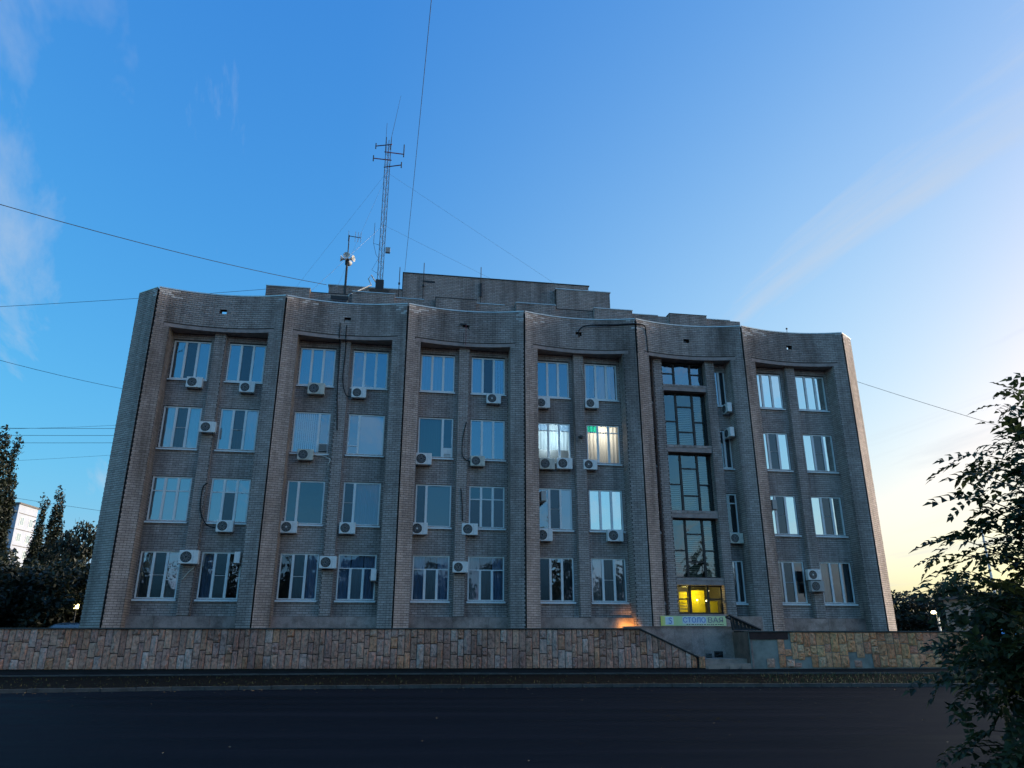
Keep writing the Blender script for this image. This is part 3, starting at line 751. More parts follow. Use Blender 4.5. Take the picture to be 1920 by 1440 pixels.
stair_window(14.29, 15.60, 'top'); stair_window(10.98, 13.92, 'tall'); stair_window(7.59, 10.59, 'tall'); stair_window(4.31, 7.21, 'tall')
lo = stair_window(2.62, 3.95, 'low', True)
# lit stair window: yellow shades and strips in front of a lamp-lit lobby
MB().box(.06, .30, .30, .305, .12, .58).build('paper_shade', 'paper_yellow', lo); MB().box(.34, .74, .30, .305, .10, 1.05).build('paper_shade', 'paper_yellow', lo)
MB().box(.88, 1.66, .30, .305, .08, 1.12).build('paper_shade', 'paper_yellow', lo); MB().box(1.80, 2.34, .34, .345, .08, .62).build('paper_shade', 'paper_yellow', lo)
for z in (.22, .36, .50): MB().box(.06, .74, .27, .28, z, z + .035).build('shade_slat', 'blind_grey', lo)
def lamp(name, kind, loc, energy, col, parent=None, radius=.05, rot=None, **kw):
    l = bpy.data.lights.new(name, kind); l.energy = energy; l.color = col
    if kind in ('POINT', 'SPOT'): l.shadow_soft_size = radius
    for k, v in kw.items(): setattr(l, k, v)
    o = bpy.data.objects.new(name, l); COL.objects.link(o); o.location = loc; o.parent = parent
    if rot: o.rotation_euler = rot
    return o
glow('bulb_yellow', (1.0, 0.80, 0.30), 1.2); glow('bulb_white', (1.0, 0.86, 0.50), 1.6); glow('bulb_orange', (1.0, 0.55, 0.12), 2.0)
for (x, z) in ((1.24, .66), (1.72, .62), (1.86, 1.10)):
    MB().lathe([(0, -.03), (.03, -.015), (.035, .01), (.015, .035), (0, .04)], 8, 'z', (x, .24, z)).build('light_bulb', 'bulb_white', lo)
lamp('lobby_light', 'POINT', (1.0, .95, .95), 9.0, (1.0, .86, .24), lo, .12)
lamp('plastic_room_light', 'POINT', (3 * BAY + 1.66, 2.2, SILL[2] + 1.3), 26.0, (.55, .82, 1.0), BLD, .25)
# lit office on the third floor of the fourth bay
lamp('office_light', 'POINT', (3 * BAY + 4.26, 2.1, HEAD[2] - .35), 11.0, (1.0, .94, .80), BLD, .2)

# ------------------------------------------------------------------ air conditioners
BN = ['leftmost bay', 'second bay from the left', 'third bay from the left', 'fourth bay from the left', 'staircase bay', 'rightmost bay']
FN = {1: 'ground-floor', 2: 'second-floor', 3: 'third-floor', 4: 'top-floor'}
def make_ac(case_mat, hub):
    r = empty('air_conditioner'); W, Hh, D = .76, .54, .27
    c = MB().box(-W / 2, W / 2, 0, D, -Hh / 2, Hh / 2).build('casing', case_mat, r); bevel(c, .018, 2)
    cx_ = -.10; rr = .205
    MB().lathe([(0, .0), (rr, .0), (rr + .012, -.004), (rr + .018, .004)], 24, 'y', (cx_, -.004, 0)).build('fan_opening', 'ac_dark', r, smooth=True)
    bl = MB()
    for k in range(5):
        t = 2 * math.pi * k / 5
        p = [(cx_ + math.cos(t + a) * q, -.0085 - .002 * (a > 0), math.sin(t + a) * q) for q, a in ((.05, -.2), (.17, -.1), (.17, .5), (.05, .5))]
        bl.quad(*p)
    bl.build('fan_blade', 'ac_blade', r)
    gr = MB()
    for q in (.06, .10, .14, .18):
        gr.lathe([(q - .0025, -.018), (q + .0025, -.018)], 20, 'y', (cx_, 0, 0))
    for k in range(6):
        t = math.pi * k / 6; c_, s_ = math.cos(t), math.sin(t)
        gr.quad((cx_ - c_ * rr - s_ * .003, -.017, -s_ * rr + c_ * .003), (cx_ + c_ * rr - s_ * .003, -.017, s_ * rr + c_ * .003), (cx_ + c_ * rr + s_ * .003, -.017, s_ * rr - c_ * .003), (cx_ - c_ * rr + s_ * .003, -.017, -s_ * rr - c_ * .003))
    gr.build('fan_guard', 'ac_grey', r)
    MB().lathe([(0, -.022), (.035, -.020), (.038, -.01)], 12, 'y', (cx_, 0, 0)).build('hub', 'ac_white' if hub else 'ac_dark', r)
    MB().box(.17, .176, -.0025, .001, -Hh / 2 + .03, Hh / 2 - .03).build('panel_seam', 'ac_grey', r)
    br = MB()
    for x in (-.27, .27):
        br.box(x - .018, x + .018, -.03, D + .20, -Hh / 2 - .04, -Hh / 2 - .004); br.box(x - .018, x + .018, D + .17, D + .2, -Hh / 2 - .25, -Hh / 2)
    br.build('bracket', 'steel_grey', r)
    return r
AC_PROTO = {}
def place_ac(s, d, z, rot, label, mat='ac_white', hub=True, sc=1.0):
    key = (mat, hub)
    if key not in AC_PROTO: AC_PROTO[key] = make_ac(mat, hub); o = AC_PROTO[key]
    else: o = copy_tree(AC_PROTO[key])
    o.location = fw(s, d, z); o.rotation_euler = (0, 0, A + rot); o.scale = (sc, sc, sc)
    tag(o, label, 'air conditioner', 'air conditioner units on the office facade')
    return o
# (bay, s, z, floor-phrase)
SP = [
    (0, 2.06, 13.10, 'overlapping the left top-floor window', 0), (0, 4.50, 12.97, 'below the right top-floor window', 0), (0, 4.27, 6.32, 'under the right second-floor window', 0),
    (1, 1.74, 13.08, 'below the teal left top-floor window', 0), (1, 3.80, 12.97, 'below the right top-floor window', 0), (1, 1.51, 9.76, 'below the striped third-floor blinds', 0),
    (1, 1.07, 6.34, 'at the left second-floor window sill', 1), (1, 3.71, 6.35, 'at the right second-floor window sill', 0),
    (2, 4.52, 13.01, 'below the right top-floor window', 1), (2, 1.09, 9.76, 'below the green third-floor blinds', 0), (2, 3.75, 9.75, 'below the right third-floor window', 0),
    (2, 1.03, 6.40, 'at the left second-floor window sill', 1), (2, 3.42, 6.42, 'left of the right second-floor window sill', 0),
    (3, 1.06, 12.91, 'below the left top-floor window', 0), (3, 3.65, 13.01, 'below the right top-floor window', 0),
    (3, 1.23, 9.74, 'left of the pair under the plastic-covered window', 0), (3, 2.13, 9.78, 'right of the pair under the plastic-covered window', 0), (3, 3.45, 9.77, 'below the lit third-floor window', 1),
    (3, 1.04, 6.22, 'below the left second-floor window', 0), (3, 4.59, 6.27, 'below the right second-floor window', 0), (4, 4.90, 6.26, 'below the narrow right second-floor window', 0),
]
for (b_, s, z, ph, hub) in SP:
    place_ac(b_ * BAY + s, 0.68, z, 0, 'white air conditioner %s, %s' % (ph, BN[b_]), mat='ac_aged' if int(s * 100 + z * 10) % 4 == 0 else 'ac_white', hub=bool(hub), sc=.94 + .03 * (int(s * 100) % 5))
for (b_, s, z, ph, mt, sc) in ((0, 3.02, 10.84, 'beside the third-floor windows', 'ac_white', .95), (0, 2.98, 4.90, 'between the ground-floor windows', 'ac_white', 1.08), (1, 2.98, 4.76, 'between the ground-floor windows', 'ac_white', 1.0), (2, 2.98, 4.63, 'between the ground-floor windows', 'ac_white', .92)):
    place_ac(b_ * BAY + s, 0.40, z, 0, 'white air conditioner on the mullion %s, %s' % (ph, BN[b_]), mt, False, sc)
place_ac(5 * BAY + 2.72, .40, 4.50, 0, 'upper white air conditioner of the pair on the rightmost bay mullion', 'ac_white', True, .95)
place_ac(5 * BAY + 2.80, .40, 3.95, 0, 'lower grey air conditioner of the pair on the rightmost bay mullion', 'ac_grey', False, .95)
for (b_, s, z, rot, ph, mt) in ((0, 4.92, 4.90, -1, 'beside the right ground-floor window of the leftmost bay', 'ac_white'), (1, 4.92, 4.22, -1, 'beside the curtained ground-floor window of the second bay', 'ac_white'),
                            (3, 1.08, 8.05, 1, 'beside the left second-floor window of the fourth bay', 'ac_grey'), (4, 4.92, 13.06, -1, 'below the top narrow window of the staircase bay', 'ac_white'),
                            (4, 4.92, 11.72, -1, 'above the third-floor narrow window of the staircase bay', 'ac_white'), (5, 1.08, 7.95, 1, 'beside the left second-floor window of the rightmost bay', 'ac_grey')):
    place_ac(b_ * BAY + s, 0.66, z, rot * math.pi / 2 * 1.0, 'air conditioner seen edge-on %s' % ph, mt, False, .92)
# small window unit and panel in the third-floor narrow lights
wu = empty('window_air_conditioner', fw(BAY + 2.27, .86, 10.18), A)
bevel(MB().box(-.20, .20, 0, .3, -.18, .18).build('casing', 'ac_grey', wu), .012)
for k in range(7): MB().box(-.17, .17, -.006, .002, -.15 + k * .043, -.13 + k * .043).build('louvre', 'ac_dark', wu)
tag(wu, 'small dark window air conditioner set in the narrow light beside striped blinds', 'air conditioner')
wp = empty('vent_panel', fw(2 * BAY + 2.26, 1.02, 10.12), A)
MB().box(-.22, .22, 0, .03, -.24, .24).build('board', 'ac_white', wp)
for k in range(3): MB().box(-.16, .16, -.012, .001, -.18 + k * .07, -.15 + k * .07).build('louvre', 'ac_grey', wp)
tag(wp, 'white louvred panel closing the narrow light beside the green blinds', 'panel')

# ------------------------------------------------------------------ cables on the facade
def cable(name, pts, r, mat, label, cat='cable'):
    m = MB(); P = [Vector(fw(*p)) for p in pts]; base = P[0].copy()
    # smooth through the points
    Q = []
    for k in range(len(P) - 1):
        p0 = P[max(k - 1, 0)]; p1 = P[k]; p2 = P[k + 1]; p3 = P[min(k + 2, len(P) - 1)]
        for j in range(6):
            t = j / 6; Q.append(0.5 * ((2 * p1) + (p2 - p0) * t + (2 * p0 - 5 * p1 + 4 * p2 - p3) * t * t + (3 * p1 - p0 - 3 * p2 + p3) * t ** 3))
    Q.append(P[-1])
    m.tube([q - base for q in Q], r, 6)
    o = m.build(name, mat, None, base, smooth=True); tag(o, label, cat); return o
cable('refrigerant_hose', [(3.3, .70, 8.25), (3.12, .66, 8.0), (3.15, .66, 7.0), (3.5, .7, 6.35), (3.95, .8, 6.25)], .03, 'black_cable', 'black hose looping beside the second-floor window of the leftmost bay')
cable('refrigerant_hose', [(8.66, .36, 16.5), (8.66, .42, 16.2), (8.66, .46, 15.75), (8.72, .68, 15.3), (8.75, .68, 13.2), (8.9, .66, 11.0)], .028, 'black_cable', 'black hose running down the second bay mullion from the parapet hole')
cable('refrigerant_hose', [(8.98, .40, 16.4), (8.98, .44, 15.8), (9.0, .66, 15.2), (8.98, .64, 13.6), (9.2, .62, 12.8), (9.5, .72, 12.75)], .028, 'black_cable', 'black hose curving into the top-floor unit of the second bay')
cable('refrigerant_hose', [(15.15, .68, 11.7), (14.98, .66, 10.8), (15.0, .66, 9.95), (15.35, .68, 9.7)], .022, 'black_cable', 'black hose beside the third-floor window of the third bay')
cable('refrigerant_hose', [(14.95, .68, 8.35), (15.02, .66, 7.6), (15.05, .66, 6.8)], .025, 'black_cable', 'black hose hanging beside the dark second-floor window of the third bay')
cable('refrigerant_hose', [(21.0, .40, 16.55), (21.02, .38, 16.95), (21.5, .33, 17.22), (23.0, .2, 17.3), (23.9, -.03, 17.32), (24.5, .04, 17.3), (24.62, .16, 16.9), (24.66, .17, 15.8)], .035, 'black_cable', 'thick black hose along the parapet between the fourth and staircase bays')
cable('drain_hose', [(3.2, .62, 4.45), (3.0, .64, 4.25), (2.78, .64, 3.95)], .018, 'white_cable', 'white drain hose below the ground-floor mullion unit of the leftmost bay')
cable('drain_hose', [(8.0, .80, 9.75), (8.35, .88, 9.75), (8.68, .7, 9.55), (8.6, .66, 9.3)], .022, 'white_cable', 'pale hose trailing from the third-floor unit of the second bay')
cable('drain_hose', [(17.55, .62, 15.0), (17.5, .55, 14.6), (17.62, .5, 14.3)], .016, 'white_cable', 'white hose looping beside the top-floor window of the third bay')
cable('drain_hose', [(21.1, .66, 15.1), (21.2, .66, 14.6), (21.3, .66, 14.25)], .014, 'white_cable', 'white hose on the top-floor mullion of the fourth bay')
bl_ = empty('mullion_lamp', fw(3 * BAY + 2.98, .60, 11.2), A)
MB().box(-.10, .10, 0, .12, -.02, .02).build('arm', 'steel_dark', bl_); MB().lathe([(0, .1), (.09, .06), (.11, -.06), (.04, -.1)], 10, 'z', (0, -.06, -.06)).build('lamp_shade', 'steel_dark', bl_); MB().tube([(0, .05, -.1), (.02, .04, -.35)], .015).build('cord', 'white_cable', bl_)
tag(bl_, 'small dark unlit wall lamp on the mullion between plastic-covered and lit windows', 'wall lamp')
pv = empty('parapet_pipe', fw(14.9, .42, 16.72), A)
MB().box(-.22, .12, -.03, .02, .1, .17).build('bar', 'steel_dark', pv); MB().tube([(.10, -.03, .1), (.10, -.03, -1.0)], .015).build('pipe', 'red_paint', pv); MB().tube([(-.02, -.03, -.35), (-.02, -.03, -1.0)], .012).build('pipe', 'steel_dark', pv)
tag(pv, 'thin rusty pipe hanging from the parapet hole of the third bay', 'pipe')

# ------------------------------------------------------------------ roof: mast, loudspeaker pole, rods
mast = empty('antenna_mast', fw(10.2, 8.0, 19.4), A)
Zb, Zt = 19.4, 33.5; hgt = Zt - Zb
legs = [(0.19 * math.cos(t), 0.19 * math.sin(t)) for t in (R(90), R(210), R(330))]
for (x, y) in legs: MB().tube([(x, y, 0), (x, y, hgt)], .022, 6).build('leg', 'steel_dark', mast)
brc = MB(); z = 0.2; k = 0
while z < hgt - .5:
    for q in range(3):
        a, c = legs[q], legs[(q + 1) % 3]
        if k % 2: a, c = c, a
        brc.tube([(a[0], a[1], z), (c[0], c[1], z + .45)], .010, 4, caps=False); brc.tube([(a[0], a[1], z), (c[0], c[1], z)], .008, 4, caps=False)
    z += .45; k += 1
brc.build('bracing', 'steel_grey', mast)
for (zz_, an, ln, up_) in ((13.55, R(155), .95, .0), (12.95, R(10), 1.05, .55), (12.4, R(190), .95, .0), (11.85, R(-28), 1.05, .0)):
    c_, s_ = math.cos(an), math.sin(an)
    arm = MB().tube([(-.25 * c_, -.25 * s_, zz_), (ln * c_, ln * s_, zz_ - (.12 if s_ < 0 else -.12))], .035, 6).build('cross_arm', 'red_paint', mast)
    e = (ln * c_, ln * s_, zz_ - (.12 if s_ < 0 else -.12))
    MB().tube([(e[0], e[1], e[2] - .22), (e[0], e[1], e[2] + .22 + up_)], .04, 6).build('antenna', 'steel_dark', arm)
MB().tube([(.12, 0, 13.2), (.16, 0, 14.2), (.62, 0, 17.7)], .022, 5, r2=.008).build('whip_antenna', 'steel_dark', mast)
MB().tube([(-.2, 0, 13.0), (-.2, 0, 15.3)], .012, 5).build('whip_antenna', 'steel_dark', mast)
MB().tube([(-.15, 0, 5.9), (-.55, 0, 6.0), (-.55, 0, 7.5)], .015, 5).build('whip_antenna', 'steel_dark', mast)
MB().tube([(-.55, 0, 6.0), (-.35, 0, 5.2), (-.15, 0, 4.9)], .012, 5).build('feeder_cable', 'steel_dark', mast)
MB().tube([(-.2, 0, 4.9), (-.55, 0, 4.1), (-.2, 0, 3.9)], .012, 5).build('feeder_cable', 'steel_dark', mast)
MB().box(.22, .52, -.1, .1, 5.4, 5.75).build('equipment_box', 'ac_grey', mast)
MB().box(-.25, .25, -.25, .25, 2.6, 3.35).build('mast_foot', 'steel_dark', mast)
MB().box(-.6, .6, -.4, .4, -.05, 2.6).build('foot_block', 'mortar', mast)
for (a0, end) in (((0, 0, 11.4), (-8.5, 4, -.5)), ((0, 0, 11.4), (11.5, 1.0, 4.6)), ((0, 0, 11.2), (-2.6, -2.6, .6)), ((0, 0, 7.4), (7.2, 1.0, 4.6)), ((0, 0, 7.4), (-4.6, -2.0, .5))):
    MB().tube([a0, end], .006, 4, caps=False).build('guy_wire', 'steel_grey', mast)
MB().tube([(-.2, -.2, 3.1), (-.55, -.3, 3.6), (-.7, -.3, 3.3), (-.5, -.3, 2.9), (-.9, -1.2, 2.2), (-1.6, -2.9, .9), (-1.7, -3.0, 0.2)], .035, 6).build('feeder_cable', 'white_cable', mast, smooth=True)
tag(mast, 'tall slender lattice antenna mast with cross arms held by guy wires on the roof', 'antenna mast')
sp_ = empty('loudspeaker_pole', fw(8.1, 8.0, 19.4), A)
MB().tube([(0, 0, 0), (0, 0, 4.7)], .07, 8).build('pole', 'steel_dark', sp_); MB().tube([(0, 0, 4.7), (0, 0, 6.45)], .035, 8).build('pole_top', 'steel_dark', sp_)
for an in (R(190), R(-95), R(-25), R(80)):
    c_, s_ = math.cos(an), math.sin(an)
    h_ = MB().lathe([(.03, .05), (.05, .18), (.10, .30), (.21, .42), (.22, .43), (.19, .40), (.06, .22), (.0, .20)], 14, 'x').build('horn', 'ac_white', sp_, (0, 0, 4.75 + random.uniform(-.12, .12)), an, smooth=True)
MB().box(-.12, .12, -.12, .12, 4.35, 4.72).build('junction_box', 'steel_dark', sp_)
yg = MB().tube([(-.05, 0, 6.4), (.75, -.3, 6.15)], .025, 6).build('boom', 'steel_dark', sp_)
for t in (.0, .55, .78, 1.0):
    x, y, z = -.05 + .8 * t, -.3 * t, 6.4 - .25 * t
    MB().tube([(x, y, z - .38 + .05 * t), (x, y, z + .38)], .014, 5).build('element', 'steel_grey', yg)
tag(sp_, 'roof pole with white horn loudspeakers and a small yagi aerial beside the mast', 'loudspeaker')
rods = [(11.4, 8.6, 21.5, 24.15, 'short rod aerial with a side bracket left of the penthouse'), (12.95, 8.9, 21.0, 24.75, 'thin lightning rod in front of the penthouse left end'), (16.7, 8.9, 20.0, 24.75, 'thick lightning rod in front of the penthouse middle')]
for (s, d, z0, z1, lb) in rods:
    o = empty('lightning_rod', fw(s, d, z0), A)
    MB().tube([(0, 0, 0), (0, 0, z1 - z0)], .028, 6).build('rod', 'steel_dark', o)
    MB().box(-.06, .06, -.06, .12, (z1 - z0) * .55, (z1 - z0) * .75 if s > 16 else (z1 - z0) * .58).build('clamp', 'steel_dark', o)
    if s < 11.5: MB().tube([(0, 0, 1.1), (.28, 0, 1.05)], .025, 5).build('side_bracket', 'steel_dark', o)
    tag(o, lb, 'lightning rod')
o = empty('roof_lamp', fw(33.0, .5, ZTOP + .03), A); MB().tube([(0, 0, 0), (0, 0, .2)], .015).build('stem', 'steel_dark', o); MB().lathe([(0, .2), (.05, .22), (.06, .27), (0, .32)], 8, 'z').build('lamp_head', 'steel_dark', o)
tag(o, 'tiny dark lamp on the coping of the rightmost bay', 'lamp')
o = empty('roof_sheeting', fw(26.4, 3.6, 17.9), A)
for k in range(4): MB().box(-2.4 + k * 1.2, -1.22 + k * 1.2, -.8 + .1 * k, .6, .9 - .06 * k, .94 - .06 * k).build('sheet', 'coping', o)
MB().box(-2.5, 2.5, -.7, .5, -1.45, .78).build('box_frame', 'roofing', o)
tag(o, 'low boxy metal sheeting on the roof behind the staircase bay parapet', 'roof sheeting')

# ------------------------------------------------------------------ overhead wires
def wire(p, q, sag, r, label, n=14):
    p, q = Vector(p), Vector(q); pts = []
    for k in range(n + 1):
        t = k / n; v = p.lerp(q, t); v.z -= sag * 4 * t * (1 - t); pts.append(v - p)
    o = MB().tube(pts, r, 5, caps=False).build('overhead_wire', 'black_cable', None, p); tag(o, label, 'wire', 'overhead wires')
CAMP = Vector((0, 0, 1.6)); TH = R(18.91)
def ray(x, y):
    a, c = (x - 960) / 1380.0, -(y - 720) / 1380.0
    return Vector((a, math.cos(TH) - c * math.sin(TH), math.sin(TH) + c * math.cos(TH)))
def at(x, y, Y):
    v = ray(x, y); return CAMP + v * (Y / v.y)
wire(at(-700, 165, 16), at(612, 534, 37.6), .5, .016, 'black wire sloping from upper left down to the attic')
wire(at(-500, 598, 30), at(500, 542, 37.8), .15, .011, 'thin wire rising from the left to the attic corner')
wire(at(-500, 520, 25), at(262, 735, 44), .4, .012, 'wire descending towards the left side of the building')
wire(at(-600, 775, 70), at(700, 752, 70), 2.2, .014, 'faint wire below the descending wire at left')
for (ya, yb, lb) in ((796, 801, 'uppermost of the three level wires left of the building'), (811, 813, 'middle of the three level wires left of the building'), (826, 826, 'lowest of the three level wires left of the building')):
    wire(at(-700, ya - 4, 62), at(700, yb, 62), .3, .018, lb)
wire(at(-400, 880, 75), at(400, 840, 75), .3, .012, 'faint wire passing just above the second poplar pair')
wire(at(-300, 875, 60), at(400, 985, 60), .3, .012, 'thin wire crossing the cloud bank right of the apartment block')
wire(at(895, -900, 7.5), at(759, 508, 43.1), .35, .012, 'single steep wire crossing the sky above the penthouse')
wire(at(1560, 700, 46), at(2600, 985, 40), .5, .014, 'wire leaving the right end of the building towards the tree')
wire(at(1650, 1136, 52), at(1800, 1085, 52), .05, .02, 'pale short wire above the lit post lamp')

# ------------------------------------------------------------------ stone retaining walls and entrance steps
STONES = []
def stone_mesh(seed):
    rnd = random.Random(seed); nx, nz = 4, 5; m = MB(); idx = {}
    for i in range(nx + 1):
        for j in range(nz + 1):
            x, z = i / nx - .5, j / nz - .5
            edge = i in (0, nx) or j in (0, nz)
            y = -.55 if edge else -1.0 + rnd.uniform(-.4, .35)
            jx = rnd.uniform(-.03, .03); jz = rnd.uniform(-.02, .02)
            if i in (0, nx): jx = abs(jx) * (1 if i == 0 else -1)
            if j in (0, nz): jz = abs(jz) * (1 if j == 0 else -1)
            if edge and i in (0, nx) and j in (0, nz): jx *= 1.2; jz *= 1.2
            if not edge: x *= .97
            idx[i, j] = len(m.v); m.v.append((x + jx, y, z + jz))
    for i in range(nx):
        for j in range(nz): m.f.append((idx[i, j], idx[i + 1, j], idx[i + 1, j + 1], idx[i, j + 1]))
    rim = [idx[i, 0] for i in range(nx + 1)] + [idx[nx, j] for j in range(1, nz + 1)] + [idx[i, nz] for i in range(nx - 1, -1, -1)] + [idx[0, j] for j in range(nz - 1, 0, -1)]
    b0 = len(m.v); m.v += [(m.v[k][0], .2, m.v[k][2]) for k in rim]
    n = len(rim)
    for k in range(n): m.f.append((rim[k], b0 + k, b0 + (k + 1) % n, rim[(k + 1) % n]))
    return m
for sd0 in range(12): STONES.append(stone_mesh(sd0))
ST_ME = {(mt, k): STONES[k].mesh('stone', mt) for mt in ('sandstone', 'sandstone_warm_lit') for k in range(12)}
def add_stone(par, x0, x1, z0, z1, mat, slant=None):
    dp = random.uniform(.035, .075)
    if slant is None:
        o = link_mesh('stone', ST_ME[mat, random.randrange(12)], par, ((x0 + x1) / 2, 0, (z0 + z1) / 2)); o.scale = (x1 - x0, dp, z1 - z0)
        if random.random() < .5: o.scale.x *= -1; o.scale.y = dp
    else:
        m = MB(); src = STONES[random.randrange(12)]; zl, zr = slant
        for (x, y, z) in src.v:
            X_ = (x0 + x1) / 2 + x * (x1 - x0); t = x + .5; zt_ = zl + (zr - zl) * t
            m.v.append((X_, y * dp, z0 + (z + .5) * (zt_ - z0)))
        m.f = list(src.f); o = m.build('stone', mat, par)
    return o
def column(par, x0, x1, zb, top_l, top_r, mat, hmin=.30, hmax=.78, lo=None):
    z = lo if lo is not None else zb
    top = min(top_l, top_r); g = .007
    while True:
        h = random.uniform(hmin, hmax) * (1.25 if random.random() < .25 else 1)
        if top - z - h < .2:
            if abs(top_l - top_r) > .02: add_stone(par, x0 + g, x1 - g, z + g, top, mat, (top_l - g, top_r - g))
            else: add_stone(par, x0 + g, x1 - g, z + g, top - g, mat)
            break
        add_stone(par, x0 + g, x1 - g, z + g, z + h - g, mat); z += h
ZW0 = 0.44; ZW1 = 1.85
LW = empty('stone_wall', wo, AW)
tag(LW, 'long low retaining wall of rough brown stone blocks with a sloped right end', 'wall')
xs0, xs1 = wx(4.95), wx(7.20)
def top_at(x): return ZW1 if x <= xs0 else ZW1 - (x - xs0) / (xs1 - xs0) * (ZW1 - .80)
core = MB().box(0, xs0, 0.0, .35, .2, ZW1)
core.prism([(xs0, 0), (xs1, 0), (xs1, .35), (xs0, .35)], .2, .2001)
i = len(core.v); core.v += [(xs0, 0, .2), (xs1 + .26, 0, .2), (xs1 + .26, 0, .78), (xs1, 0, .80), (xs0, 0, ZW1), (xs0, .35, .2), (xs1 + .26, .35, .2), (xs1 + .26, .35, .78), (xs1, .35, .80), (xs0, .35, ZW1)]
core.f += [(i, i + 1, i + 2, i + 3, i + 4), (i + 9, i + 8, i + 7, i + 6, i + 5), (i + 4, i + 3, i + 8, i + 9), (i + 3, i + 2, i + 7, i + 8), (i + 1, i + 6, i + 7, i + 2)]
core.build('wall_core', 'wall_core', LW)
x = 0.0
while x < xs1 - .12:
    wd = random.uniform(.19, .29); x1 = min(x + wd, xs1)
    if x < xs0 < x1: x1 = xs0 if xs0 - x > .15 else x1
    column(LW, x, x1, ZW0, top_at(x), top_at(x1), 'sandstone'); x = x1
add_stone(LW, xs1 + .01, xs1 + .25, ZW0, .86, 'sandstone_warm_lit')
cp = MB().box(-.02, xs0 + .02, -.10, .40, ZW1 + .004, ZW1 + .045)
cp.build('coping', 'kerb_concrete', LW)
sl = MB(); L_ = math.hypot(xs1 - xs0, ZW1 - .80)
sl.v = [(xs0, -.09, ZW1 + .004), (xs1 + .02, -.09, .80), (xs1 + .02, .38, .80), (xs0, .38, ZW1 + .004), (xs0, -.09, ZW1 + .05), (xs1 + .02, -.09, .845), (xs1 + .02, .38, .845), (xs0, .38, ZW1 + .05)]
sl.f = [(0, 1, 5, 4), (4, 5, 6, 7), (1, 2, 6, 5), (2, 3, 7, 6), (3, 2, 1, 0)]
sl.build('coping', 'steel_dark', LW)
RX0, RX1 = 9.27, 18.8
RW = empty('stone_wall', (RX0, wall_y(RX0), 0), AW)
tag(RW, 'shorter weathered stone wall right of the steps with missing cladding and bare plaster', 'wall')
rl = (RX1 - RX0) / math.cos(AW); ZR1 = 1.745
MB().box(0, rl, 0, .35, .2, ZR1).build('wall_core', 'plaster', RW)
MB().box(-.03, rl, -.08, .4, ZR1 + .004, ZR1 + .05).build('coping', 'kerb_concrete', RW)
MB().box(.02, 1.55, -.045, .02, ZR1 - .26, ZR1).build('lintel', 'rust', RW)
MB().box(.03, .10, -.03, .02, .45, ZR1 - .27).build('edge_trim', 'granite', RW)
holes = [(0, 1.1, .44, 1.5), (1.1, 1.35, .44, .62), (1.1, 1.3, .98, 1.02), (1.35, 1.62, 1.05, 1.5), (1.35, 2.35, .44, .80), (4.0, 4.75, .44, .86), (6.9, 7.45, 1.45, 1.75)]
x = 1.1
while x < rl - .1:
    wd = random.uniform(.24, .36); x1 = min(x + wd, rl); xm = (x + x1) / 2
    z = ZW0
    while z < ZR1 - .1:
        h = random.uniform(.26, .62); z1 = z + h
        if ZR1 - z1 < .2: z1 = ZR1
        blocked = any(a <= xm <= c and e <= (z + z1) / 2 <= f for (a, c, e, f) in holes) or (xm < 1.57 and z1 > ZR1 - .2)
        if not blocked: add_stone(RW, x + .008, x1 - .008, z + .008, z1 - .008, 'sandstone_warm_lit')
        z = z1
    x = x1
for (xa, xb, za, zb) in ((.62, .92, .45, .78), (1.75, 1.98, .46, .62), (4.1, 4.4, .45, .7), (1.4, 1.72, .45, .74)):
    add_stone(RW, xa, xb, za, zb, 'sandstone')
# steps
ES = empty('entrance_steps', (7.46, wall_y(7.46), 0.4), AW)
tag(ES, 'stone steps climbing left behind the sloped wall to the terrace', 'steps')
wS = (9.27 - 7.46) / math.cos(AW) - .01
for k in range(2): MB().box(.0, wS, .02 + k * .32, 1.75, -.3, .20 + k * .16 + (.001 * k)).build('step', 'step_stone', ES)
for (xa, xb) in ((0.1, .55), (.95, 1.25), (1.4, 1.8)): MB().box(xa, xb, -.02, .12, -.2, .10).build('loose_block', 'step_stone', ES)
for k in range(6): MB().box(-.05 - .36 * (k + 1), -.051 - .36 * k, .40, 1.74, -.3, .36 + .155 * (k + 1)).build('step', 'step_stone', ES)
BW = empty('granite_wall', (4.6, wall_y(4.6) + 1.72, .3), AW)
tag(BW, 'stained granite slab wall behind the entrance steps below the green banner', 'wall')
MB().box(0, 4.9, .05, .2, 0, 1.62).build('wall_core', 'wall_core', BW)
xx = 0.0
while xx < 4.85:
    wd = random.choice((.5, .7, .9)); wd = min(wd, 4.88 - xx)
    if wd > .1: MB().box(xx + .003, xx + wd - .003, random.uniform(-.004, .004), .06, 0, 1.63).build('slab', 'granite', BW)
    xx += wd
MB().box(-.02, 4.9, -.03, .21, 1.63, 1.68).build('coping', 'granite', BW)
SWL = empty('granite_return', (9.27, wall_y(9.27) + .02, .3), AW)
tag(SWL, 'dark brown slab return at the right side of the entrance steps', 'wall')
for k in range(3): MB().box(-.035, .02, .02 + k * .58, .02 + k * .58 + .57, 0, 1.45).build('slab', 'slab_brown', SWL)
